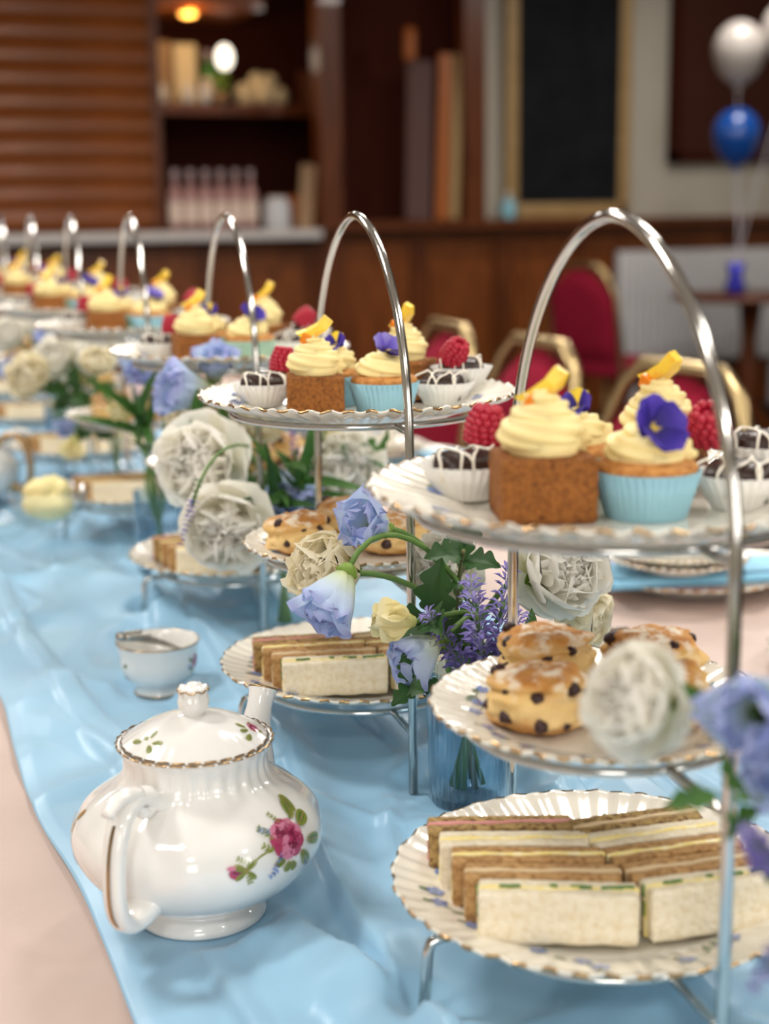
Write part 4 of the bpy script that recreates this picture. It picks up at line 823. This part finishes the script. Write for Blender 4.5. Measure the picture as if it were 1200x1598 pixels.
# second teapot at the left edge: only its spout side shows
t2 = thing('teapot', 'white teapot with a gilded handle cut off by the left edge', 'teapot', (.214, 2.37, TZ+RB), math.radians(160))
for c in kids(tp):
    if c.name.split('.')[0] in ('handle',): pass
    q = c.copy(); COL.objects.link(q); q.parent = t2
    if c.name.startswith('handle'): q.data = c.data.copy(); q.data.materials[0] = MT['gold']
    for e in kids(c): w = e.copy(); COL.objects.link(w); w.parent = q
for nm, lb, x, y in (('butter_dish', 'low cut-glass dish behind the clotted cream at the left edge', .235, 2.16),):
    t = thing(nm, lb, 'dish', (x, y, TZ+RB)); add('dish_body', MB().lathe([(1e-4, 0), (.035, 0), (.052, .02), (.056, .034), (.053, .034), (.049, .021), (.033, .004), (1e-4, .004)], 72, mod=lambda R, Z, t: (R*(1+.02*np.cos(18*t)*(Z > .01)), Z)).mesh('dish_body', MT['glass']), t)
# place settings on the far side ------------------------------------------------
cupp = smooth_prof([(1e-4, .003), (.016, .003), (.019, 0), (.020, .003), (.0185, .006), (.026, .013), (.0345, .030), (.0385, .050), (.0415, .060)])
CUPB = MB().lathe(np.concatenate([cupp, [(.0405, .0605), (.0370, .050), (.033, .030), (.024, .014), (1e-4, .010)]]), 96, mod=lambda R, Z, t: (R*(1+.012*np.cos(20*t)*(Z > .012)), Z)).mesh('cup_body', MT['porcelain'])
CUPH = MB().tube(np.concatenate([bez((.036, 0, .050), (.058, 0, .056), (.062, 0, .034), (.046, 0, .024), 14), bez((.046, 0, .024), (.042, 0, .021), (.036, 0, .022), (.031, 0, .024), 5)[1:]]), .0026, 10).mesh('handle', MT['porcelain'])
CUPG = MB().tube(np.stack([.0412*np.cos(aa), .0412*np.sin(aa), 0*aa+.0604], -1), .0007, 6, cap=False).mesh('gilt_rim', MT['gold'])
m = MB()
for ph in range(5):
    S = surf_rev(cupp, ph*TAU/5, s_at_z(cupp, .040), .036)
    for c, an in [((-.003, .002), 2.3), ((.004, .004), .6), ((0, -.006), -1.4), ((.006, -.004), -.5)]:
        blob(m, S, c, .006, .003, an, 4 if c[0] == 0 else 3, .0003, 8)
        for p in range(5): blob(m, S, c, .0036, .0028, p*TAU/5, 5+(p % 2), .0004, 6)
CUPP = m.mesh('floral_print', FL)
def napkin_mesh(L, Wd, mt):
    m = MB(); ny, nx = 14, 24; layers = []
    for k in range(3):
        G = np.zeros((ny, nx, 3))
        for j in range(ny):
            for i in range(nx):
                u = i/(nx-1); v = j/(ny-1); G[j, i] = ((u-.5)*L-.002*k, (v-.5)*Wd*(1-.02*k), .0012+.0042*k+.0015*math.sin(u*7+k)*math.sin(v*5+k)+.0022*math.exp(-((v-.02)/.08)**2)*(k-1))
        m.grid(G)
    a = np.linspace(-PI/2, PI/2, 9)
    G = np.array([[((u-.5)*L, -Wd/2-.0055*math.cos(t), .0055+.0050*math.sin(t)) for u in np.linspace(0, 1, nx)] for t in a]); m.grid(G)
    me = m.mesh('napkin', MT[mt]); return me
NAP = napkin_mesh(.245, .085, 'napkin'); NAPT = napkin_mesh(.16, .1, 'teal')
SET = [(1.0, 1.545, 'nearest fully visible'), (1.0, 2.03, 'second'), (.98, 2.47, 'third'), (.97, 2.92, 'farthest')]
for k, (x, y, nm) in enumerate(SET):
    z = TZ+.0005; rz = -.32
    plate('D', (x, y, z+.0022), f'scalloped white dinner plate of the {nm} place setting across the table', 'place setting plates', rz=.4)
    o = tag(add('napkin', NAP, loc=(x-.02, y-.055, z+.0242), rot=(0, 0, rz+.12)), f'folded light blue napkin on the dinner plate of the {nm} setting', 'napkin', 'blue napkins'); sm = o.modifiers.new('thickness', 'SOLIDIFY'); sm.thickness = .001
    plate('E', (x-.052, y-.058, z+.0405), f'gilt-edged white tea plate under the saucer of the {nm} setting', 'tea plates', rz=1)
    plate('S', (x-.052, y-.058, z+.049), f'flower-painted white saucer under the teacup of the {nm} setting', 'saucers', rz=.2, cat='saucer', name='saucer')
    t = thing('teacup', f'flower-painted white teacup on the saucer of the {nm} setting', 'teacup', (x-.052, y-.058, z+.0528), .3); add('cup_body', CUPB, t); add('handle', CUPH, t); add('gilt_rim', CUPG, t); add('floral_print', CUPP, t)['kind'] = 'stuff'
plate('D', (.995, 1.135, TZ+.003), 'scalloped white dinner plate with a teal napkin at the right edge', 'place setting plates', rz=.8)
o = tag(add('napkin', NAPT, loc=(.985, 1.14, TZ+.0245), rot=(0, 0, .6)), 'folded teal napkin on the plate at the right edge', 'napkin'); sm = o.modifiers.new('thickness', 'SOLIDIFY'); sm.thickness = .001
def spoon(loc, rz, label):
    t = thing('teaspoon', label, 'spoon', loc, rz); add('handle', MB().tube([(-.075, 0, .003), (-.03, 0, .003), (.02, 0, .005), (.035, 0, .003)], [.0032, .0018, .0014, .0014], 8, flat=(.6, 1.3)).mesh('handle', MT['silver']), t)
    G = []
    for v in np.linspace(0, 1, 9):
        w = .0105*math.sin(PI*min(max(v*.94+.05, 0), 1))**.7; G.append([(.034+v*.034, u*w, .0035-.003*(1-u*u)*math.sin(PI*v)+.0008) for u in np.linspace(-1, 1, 9)])
    o = add('bowl', MB().grid(np.array(G)).mesh('bowl', MT['silver']), t); sm = o.modifiers.new('thickness', 'SOLIDIFY'); sm.thickness = .0008
spoon((.748, 1.402, TZ+.0005), PI-.32, 'silver teaspoon lying on the pink cloth before the near setting')
spoon((.76, 1.86, TZ+.0005), PI-.32, 'silver teaspoon lying on the pink cloth before the second setting')
# ------------------------------------------------------------------ vases
def ribbed(mt):
    R, H = .030, .108; md = lambda r, z, t: (r*(1+.055*np.cos(30*t)*(z > .004)), z)
    return MB().lathe([(1e-4, 0), (R*.9, 0), (R, .004), (R, H), (R-.0012, H+.001), (R-.0024, H), (R-.0026, .008), (1e-4, .007)], 180, mod=md).mesh('vase_glass', MT[mt])
def bottle_v(mt):
    pr = smooth_prof([(1e-4, 0), (.028, 0), (.031, .004), (.0315, .055), (.029, .066), (.016, .078), (.0125, .088), (.0125, .105), (.0150, .110)])
    inn = [(r-.0022, z) for r, z in pr[::-1] if z > .006 and r > .005]
    def md(r, z, t): b = (z < .066)*(z > .004)*(r > .025); return r*(1+b*.03*np.cos(14*t)*np.cos(z*420)), z
    return MB().lathe(np.concatenate([pr, inn, [(1e-4, .007)]]), 112, mod=md).mesh('vase_glass', MT[mt])
VR, VB = ribbed('bglass'), bottle_v('glass')
VL = {0: 'ribbed blue glass vase beyond the right edge beside the nearest stand', 1: 'ribbed blue glass vase between the nearest two cake stands', 2: 'textured clear glass bottle vase between the second and third stands', 3: 'ribbed blue glass vase between the third and fourth stands', 4: 'textured clear glass bottle vase between the fourth and fifth stands', 5: 'ribbed blue glass vase between the fifth and sixth stands'}
VH = {}
for k, (x, y) in VASES.items():
    rb = k not in (2, 4); VH[k] = .108 if rb else .108
    t = thing('flower_vase', VL[k], 'vase', (x, y, TZ+RB), 0, 'glass flower vases'); add('vase_glass', VR if rb else VB, t)
    m = MB(); rw = .026 if rb else .0285; m.lathe([(1e-4, .009), (rw, .009), (rw, .05), (1e-4, .05)], 40)
# ------------------------------------------------------------------ flowers
def pv(n, f): return [f(s) for s in range(n)]
PET = dict(
 peony_o=[petal(.056, .070, .62, .26, .035, 4, 9, 9, s, .7, .06) for s in range(3)], peony_m=[petal(.050, .056, .80, .30, .055, 5, 11, 10, s+5, .72, .05) for s in range(3)], peony_i=[petal(.042, .044, .9, .42, .085, 6, 11, 10, s+9, .75, .04) for s in range(3)],
 blue=[petal(.056, .042, .8, .08, .10, 4, 9, 10, s+20, .66, .04) for s in range(3)], bud=[petal(.040, .036, 1.2, .5, .02, 3, 7, 8, s+30, .6) for s in range(2)])
def pm(kind, mt): return [p.mesh('petal', MT[mt]) for p in PET[kind]]
PMESH = {('peony_o', 'pet_white'): 0, ('peony_m', 'pet_white'): 0, ('peony_i', 'pet_white'): 0, ('peony_o', 'pet_cream'): 0, ('peony_m', 'pet_cream'): 0, ('peony_i', 'pet_cream'): 0, ('blue', 'pet_blue'): 0, ('bud', 'pet_yel'): 0}
for k in PMESH: PMESH[k] = pm(*k)
CAL = MB().lathe([(.0015, -.006), (.005, -.004), (.0085, .002), (.006, .004), (1e-4, .003)], 12, mod=lambda R, Z, t: (R*(1+.15*np.cos(5*t)), Z)).mesh('calyx', MT['leaf_l'])
SEP = petal(.020, .011, .6, .25, .02, 3, 5, 6, 3).mesh('sepal', MT['leaf_l'])
def leafmesh(L, Wd, lobes, mt, seed):
    nv, nu = 15, 7; G = np.zeros((nv, nu, 3))
    for j in range(nv):
        v = j/(nv-1); w = Wd*math.sin(PI*min(1, v**.8*.97+.03))**.8
        if lobes: w *= .55+.45*abs(math.cos(v*lobes*PI))
        for i in range(nu): u = -1+2*i/(nu-1); G[j, i] = (u*w/2, L*v-(.12*L*abs(u)*(1-v) if not lobes else -.10*L*abs(u)), .12*L*math.sin(v*2.4)*.8-.10*L*v*v+.18*abs(u)*w)
    return MB().grid(G).mesh('leaf', MT[mt])
LEAFM = [leafmesh(.05, .024, 0, 'leaf', 0), leafmesh(.05, .036, 3, 'leaf_d', 1), leafmesh(.052, .030, 3, 'leaf', 2), leafmesh(.11, .011, 0, 'leaf', 3), leafmesh(.09, .010, 0, 'leaf_d', 4)]
# lavender spike: whorls of small pointed florets in one mesh, with its own stem leaves
FLO = petal(.010, .0042, .9, -.2, 0, 3, 3, 4, 1)
def lav_mesh(L, mt, seed, spiky):
    m = MB(); r_ = random.Random(seed); FP = np.concatenate(FLO.v); FU = np.concatenate(FLO.uv); n = int(L/.0055)
    for j in range(n):
        v = j/(n-1); z = v*L; k = 7 if spiky else 6; rad = .0035*(1-.5*v)
        for q in range(k):
            a = q/k*TAU+j*.7; sc = (1.45 if spiky else .72)*(1-.45*v)*r_.uniform(.75, 1.25); el = r_.uniform(.2, 1.0) if spiky else r_.uniform(.5, 1.1)
            M = Matrix.Translation((rad*math.cos(a), rad*math.sin(a), z))@Matrix.Rotation(a-PI/2, 4, 'Z')@Matrix.Rotation(el, 4, 'X')@Matrix.Scale(sc, 4)
            V = np.array([M@Vector(p) for p in FP]); m.add(V, FLO.f, 0, FU)
    return m.mesh('florets', MT[mt])
LAVP = [lav_mesh(.075, 'lav', s, True) for s in (1, 2)]; LAVG = [lav_mesh(.06, 'lav2', s, False) for s in (3, 4)]
LAVC = lav_mesh(.03, 'calyx', 8, False)
FLW = [
(1,'blue',(0.325,0.943,0.199),0.053,(-0.55,-0.30,-0.71)),(1,'blue',(0.37,0.99,0.239),0.051,(-0.78,-0.53,0.33)),(1,'peonyC',(0.355,1.020,0.197),0.085,(-0.83,-0.50,0.25)),
(1,'bud',(0.364,0.925,0.184),0.036,(-0.96,-0.18,0.21)),(1,'blue',(0.38,0.924,0.158),0.047,(-0.91,-0.20,-0.31)),
(1,'lavP',(0.424,0.915,0.170),0.075,(-0.20,-0.05,0.98)),(1,'lavP',(0.450,0.935,0.170),0.072,(0.10,-0.10,0.99)),(1,'lavP',(0.406,0.922,0.158),0.065,(-0.55,-0.02,0.83)),(1,'lavP',(0.436,0.905,0.152),0.07,(0.25,-0.25,0.93)),
(1,'peony',(0.508,0.970,0.195),0.095,(0.13,-0.94,0.33)),(1,'peonyC',(0.535,0.985,0.155),0.070,(0.45,-0.80,-0.2)),(1,'peony',(0.455,1.045,0.185),0.070,(-0.56,-0.68,0.48)),
(0,'peony',(0.340,0.553,0.244),0.062,(-0.86,-0.36,0.36)),(0,'blue',(0.363,0.502,0.252),0.050,(-0.78,-0.60,0.15)),(0,'blue',(0.372,0.497,0.235),0.050,(-0.6,-0.75,-0.3)),(0,'lavP',(0.353,0.485,0.200),0.036,(-0.62,-0.39,0.68)),(0,'lavP',(0.352,0.468,0.160),0.034,(-0.80,-.25,-0.5)),
(2,'peony',(0.368,1.442,0.212),0.118,(-0.63,-0.73,0.27)),(2,'peony',(0.367,1.375,0.166),0.105,(-0.35,-0.93,-0.10)),(2,'lavG',(0.320,1.325,0.196),0.058,(-0.35,-0.12,-0.93)),(2,'lavG',(0.458,1.44,0.222),0.065,(-0.12,-0.06,0.99)),
(2,'blue',(0.452,1.454,0.166),0.060,(-0.38,-0.87,0.31)),(2,'blue',(0.47,1.46,0.160),0.05,(.3,-0.87,0.31)),(2,'peony',(0.530,1.515,0.182),0.115,(0.02,-0.94,0.33)),(2,'bud',(0.525,1.516,0.222),0.036,(-0.08,-0.58,0.81)),
(2,'blue',(0.406,1.545,0.303),0.055,(-0.03,-0.67,0.74)),(2,'blue',(0.366,1.520,0.281),0.072,(-0.93,-0.31,0.21)),(2,'peonyC',(0.395,1.560,0.239),0.090,(-0.51,-0.67,0.55)),(2,'peonyC',(0.446,1.553,0.235),0.074,(0.15,-0.79,0.60)),
(3,'blue',(0.392,1.819,0.270),0.072,(-0.47,-0.73,0.51)),(3,'lavG',(0.369,1.784,0.245),0.05,(-0.02,-0.10,1.00)),(3,'bud',(0.349,1.783,0.229),0.035,(-0.72,-0.59,0.36)),(3,'peonyC',(0.342,1.905,0.272),0.057,(-0.01,-0.71,0.70)),
(4,'peony',(0.356,2.277,0.247),0.085,(-0.63,-0.65,0.42)),(4,'peony',(0.411,2.30,0.246),0.088,(0.11,-0.72,0.69)),(4,'peonyC',(0.311,2.235,0.224),0.095,(-0.71,-0.63,0.31)),(4,'blue',(0.351,2.32,0.272),0.06,(-0.43,-0.61,0.67)),(4,'bud',(0.345,2.146,0.132),0.039,(-0.35,-0.25,-0.90)),(4,'blue',(0.349,2.204,0.154),0.04,(-0.41,-0.87,-0.26)),
(5,'peony',(0.348,2.772,0.245),0.08,(-0.42,-0.72,0.55)),(5,'peony',(0.391,2.80,0.258),0.07,(0.13,-0.71,0.69)),(5,'blue',(0.35,2.758,0.187),0.06,(-0.66,-0.72,0.23)),
]
VN = {0: 'in the vase at the right edge', 1: 'in the vase between the two nearest stands', 2: 'in the bottle vase behind the second stand', 3: 'in the vase behind the third stand', 4: 'in the bottle vase behind the fourth stand', 5: 'in the vase behind the fifth stand'}
POSN = {'blue': ['drooping downward', 'highest', 'turned sideways low'], }
def stem_local(t, P, n, k, r, drop=.02, mt='stem'):
    """stem from behind the head into the vase mouth and down to its base, in the flower's own frame"""
    vx, vy = VASES[k]; ang = random.uniform(0, TAU); e = .009 if k in (2, 4) else .018
    P = np.array(P)+np.array([0, 0, TZ]); n = np.array(n, float); n /= np.linalg.norm(n)
    mouth = np.array([vx+e*.8*math.cos(ang), vy+e*.8*math.sin(ang), TZ+RB+.108]); bot = np.array([vx-e*math.cos(ang)*.7, vy-e*math.sin(ang)*.7, TZ+RB+.013])
    p0 = P-n*drop; L = np.linalg.norm(mouth-p0); path = np.concatenate([bez(p0, p0-n*L*.35+np.array([0, 0, .01]), mouth+np.array([0, 0, L*.4]), mouth, 14), np.linspace(mouth, bot, 6)[1:]])
    Mi = t.matrix_basis.inverted(); path = np.array([Mi@Vector(p) for p in path]); return add('stem', MB().tube(path, r, 7).mesh('stem', MT[mt]), t)
cnt = {}
for (k, kind, P, size, n) in FLW:
    c = cnt[(k, kind)] = cnt.get((k, kind), 0)+1; col = {'peony': 'white ruffled peony', 'peonyC': 'cream cupped peony', 'blue': 'pale blue bell-shaped bloom', 'bud': 'small creamy yellow bud', 'lavP': 'spiky purple lavender sprig', 'lavG': 'slender violet lavender spike'}[kind]
    face = []
    if n[2] < -.25: face.append('drooping')
    elif n[2] > .6: face.append('upright')
    else: face.append('facing ' + ('left' if n[0] < -.45 else 'right' if n[0] > .4 else 'forward'))
    tot = sum(1 for f in FLW if f[0] == k and f[1] == kind); same = [f for f in FLW if f[0] == k and f[1] == kind]
    hi = sorted(same, key=lambda f: -f[2][2]).index((k, kind, P, size, n)); place = '' if tot == 1 else ['highest', 'second highest', 'third highest', 'lowest'][hi] if not (hi == tot-1) else 'lowest'
    lab = f'{place} {face[0]} {col} {VN[k]}'.strip()
    t = bpy.data.objects.new({'peony': 'peony', 'peonyC': 'peony', 'blue': 'bellflower', 'bud': 'flower_bud', 'lavP': 'lavender_sprig', 'lavG': 'lavender_sprig'}[kind], None); COL.objects.link(t)
    t.matrix_basis = Matrix.Translation((P[0], P[1], P[2]+TZ))@align(n, random.uniform(0, 6)); tag(t, lab, 'flower', {'peony': 'peonies', 'peonyC': 'peonies', 'blue': 'blue blooms', 'bud': 'flower buds', 'lavP': 'lavender sprigs', 'lavG': 'lavender sprigs'}[kind])
    s = size/.1
    def ringp(key, n_, tilt, rad, zz, sc, jit=.12):
        ms = PMESH[key]
        for q in range(n_):
            a = q/n_*TAU+random.uniform(-jit, jit)+tilt*3
            M = Matrix.Translation((0, 0, zz*s))@Matrix.Rotation(a, 4, 'Z')@Matrix.Translation((0, rad*s, 0))@Matrix.Rotation(tilt+random.uniform(-jit, jit), 4, 'X')@Matrix.Scale(sc*s*random.uniform(.92, 1.08), 4)
            add('petal', ms[q % len(ms)], t, M=M)
    if kind in ('peony', 'peonyC'):
        w = 'pet_white' if kind == 'peony' else 'pet_cream'
        if kind == 'peony':
            ringp(('peony_o', w), 5, .38, .004, -.020, .95); ringp(('peony_o', w), 6, .75, .004, -.016, .98)
            ringp(('peony_m', w), 7, 1.05, .005, -.012, 1.0); ringp(('peony_m', w), 6, 1.28, .005, -.008, .95); ringp(('peony_i', w), 5, 1.48, .004, -.002, .92)
        else:
            ringp(('peony_o', w), 5, .55, .004, -.020, .95); ringp(('peony_o', w), 5, .9, .004, -.018, 1.0); ringp(('peony_o', w), 5, 1.15, .006, -.016, 1.0); ringp(('peony_m', w), 5, 1.35, .006, -.012, .95); ringp(('peony_m', w), 4, 1.5, .004, -.008, .85)
        add('calyx', CAL, t, (0, 0, -.022*s), sc=1.1*s)
        for q in range(4): add('sepal', SEP, t, M=Matrix.Translation((0, 0, -.022*s))@Matrix.Rotation(q*1.57, 4, 'Z')@Matrix.Rotation(.3, 4, 'X')@Matrix.Scale(s*1.2, 4))
        stem_local(t, P, n, k, .0024, .022*s)
    elif kind == 'blue':
        s *= 1.55; ringp(('blue', 'pet_blue'), 4, 1.30, .004, -.026, .95, .1); ringp(('blue', 'pet_blue'), 5, 1.05, .005, -.028, 1.0, .15)
        add('calyx', CAL, t, (0, 0, -.028*s), sc=1.2*s); stem_local(t, P, n, k, .0021, .030*s)
    elif kind == 'bud':
        s *= 2.1; ringp(('bud', 'pet_yel'), 4, 1.35, .003, -.02, .85, .08); ringp(('bud', 'pet_yel'), 5, 1.12, .005, -.021, 1.0, .1)
        for q in range(4): add('sepal', SEP, t, M=Matrix.Translation((0, 0, -.022*s))@Matrix.Rotation(q*1.57, 4, 'Z')@Matrix.Rotation(.9, 4, 'X')@Matrix.Scale(s*.8, 4))
        stem_local(t, P, n, k, .0021, .020*s)
    elif kind == 'lavP':
        o = add('florets', LAVP[c % 2], t, (0, 0, -.037*s*1.3), sc=s*1.35); o['kind'] = 'stuff'; stem_local(t, P, n, k, .0016, -.02*s)
        for q in range(3): add('leaf', LEAFM[0], t, M=Matrix.Translation((0, 0, (-.06-.01*q)*s))@Matrix.Rotation(q*2.1, 4, 'Z')@Matrix.Rotation(.7, 4, 'X')@Matrix.Scale(s*.7, 4))
    else:
        o = add('florets', LAVG[c % 2], t, (0, 0, -.01*s), sc=s*1.2); o['kind'] = 'stuff'; o = add('bracts', LAVC, t, (0, 0, -.045*s), sc=s*1.25); o['kind'] = 'stuff'; stem_local(t, P, n, k, .0016, 0)
        if n[2] > 0:
            for q in range(7): add('leaf', LEAFM[3+q % 2], t, M=Matrix.Translation((0, 0, -.13*s+.006*q))@Matrix.Rotation(q*.95, 4, 'Z')@Matrix.Rotation(1.25-.05*q, 4, 'X')@Matrix.Scale(s*1.2, 4))
# loose foliage sprays: leaf clusters on their own stems
LFS = [(1,(0.400,0.950,0.178),.055,1,'dark lobed foliage spray left of the purple lavender'),(1,(0.372,0.914,0.140),.030,1,'small dark lobed leaf spray under the low blue bloom'),(1,(0.430,0.970,0.150),.045,2,'green lobed foliage spray among the lavender stems'),(1,(0.440,0.978,0.215),.045,1,'dark foliage spray under the nearest top plate'),(1,(0.475,0.932,0.150),.045,0,'pointed green foliage spray right of the lavender'),
 (0,(0.350,0.500,0.217),.030,2,'green foliage spray below the white peony at the right edge'),(0,(0.356,0.515,0.252),.024,0,'green sepal-like leaf spray behind the peony at the right edge'),(2,(0.555,1.480,0.205),.05,2,'lobed green foliage spray right of the second stand\'s rod'),(2,(0.370,1.484,0.245),.06,0,'broad green leaf spray below the left blue bloom'),(2,(0.45,1.47,0.17),.06,3,'long strap leaf spray in the middle of the bottle vase'),(2,(0.437,1.44,0.165),.07,4,'dark strap leaf spray low beside the big white peony'),(2,(0.462,1.43,0.19),.07,3,'bright strap leaf spray just left of the second stand\'s back rod'),(2,(0.49,1.50,0.20),.05,0,'light foliage spray behind the violet spike'),
 (3,(0.375,1.79,0.215),.07,3,'long strap leaf spray in the vase behind the third stand'),(3,(0.40,1.80,0.17),.06,4,'dark strap leaf spray low behind the third stand'),(4,(0.359,2.214,0.205),.06,1,'dark foliage spray below the far white peonies'),(4,(0.39,2.23,0.185),.06,2,'green foliage spray right of the far peonies'),(4,(0.38,2.2,0.150),.05,1,'low foliage spray hanging over the far scone plate'),(5,(0.375,2.74,0.2),.05,2,'green foliage spray in the farthest vase')]
for (k, P, sz, lm, lb) in LFS:
    t = bpy.data.objects.new('foliage_spray', None); COL.objects.link(t); vx, vy = VASES[k]; d = np.array([P[0]-vx, P[1]-vy-.02, .05]); d /= np.linalg.norm(d)
    t.matrix_basis = Matrix.Translation((P[0], P[1], P[2]+TZ))@align(d, random.uniform(0, 6)); tag(t, lb, 'foliage', 'foliage sprays')
    for q in range(5): add('leaf', LEAFM[lm], t, M=Matrix.Translation((0, 0, -.012*q*sz/.05+.005))@Matrix.Rotation(q*2.2, 4, 'Z')@Matrix.Rotation((.9, .5, .6, .4, .3)[q] if lm < 3 else 1.2-.1*q, 4, 'X')@Matrix.Scale(sz/.05*(.75 if lm < 3 else .8), 4))
    stem_local(t, P, d, k, .0016, 0, 'stem' if lm != 1 else 'stem_b')
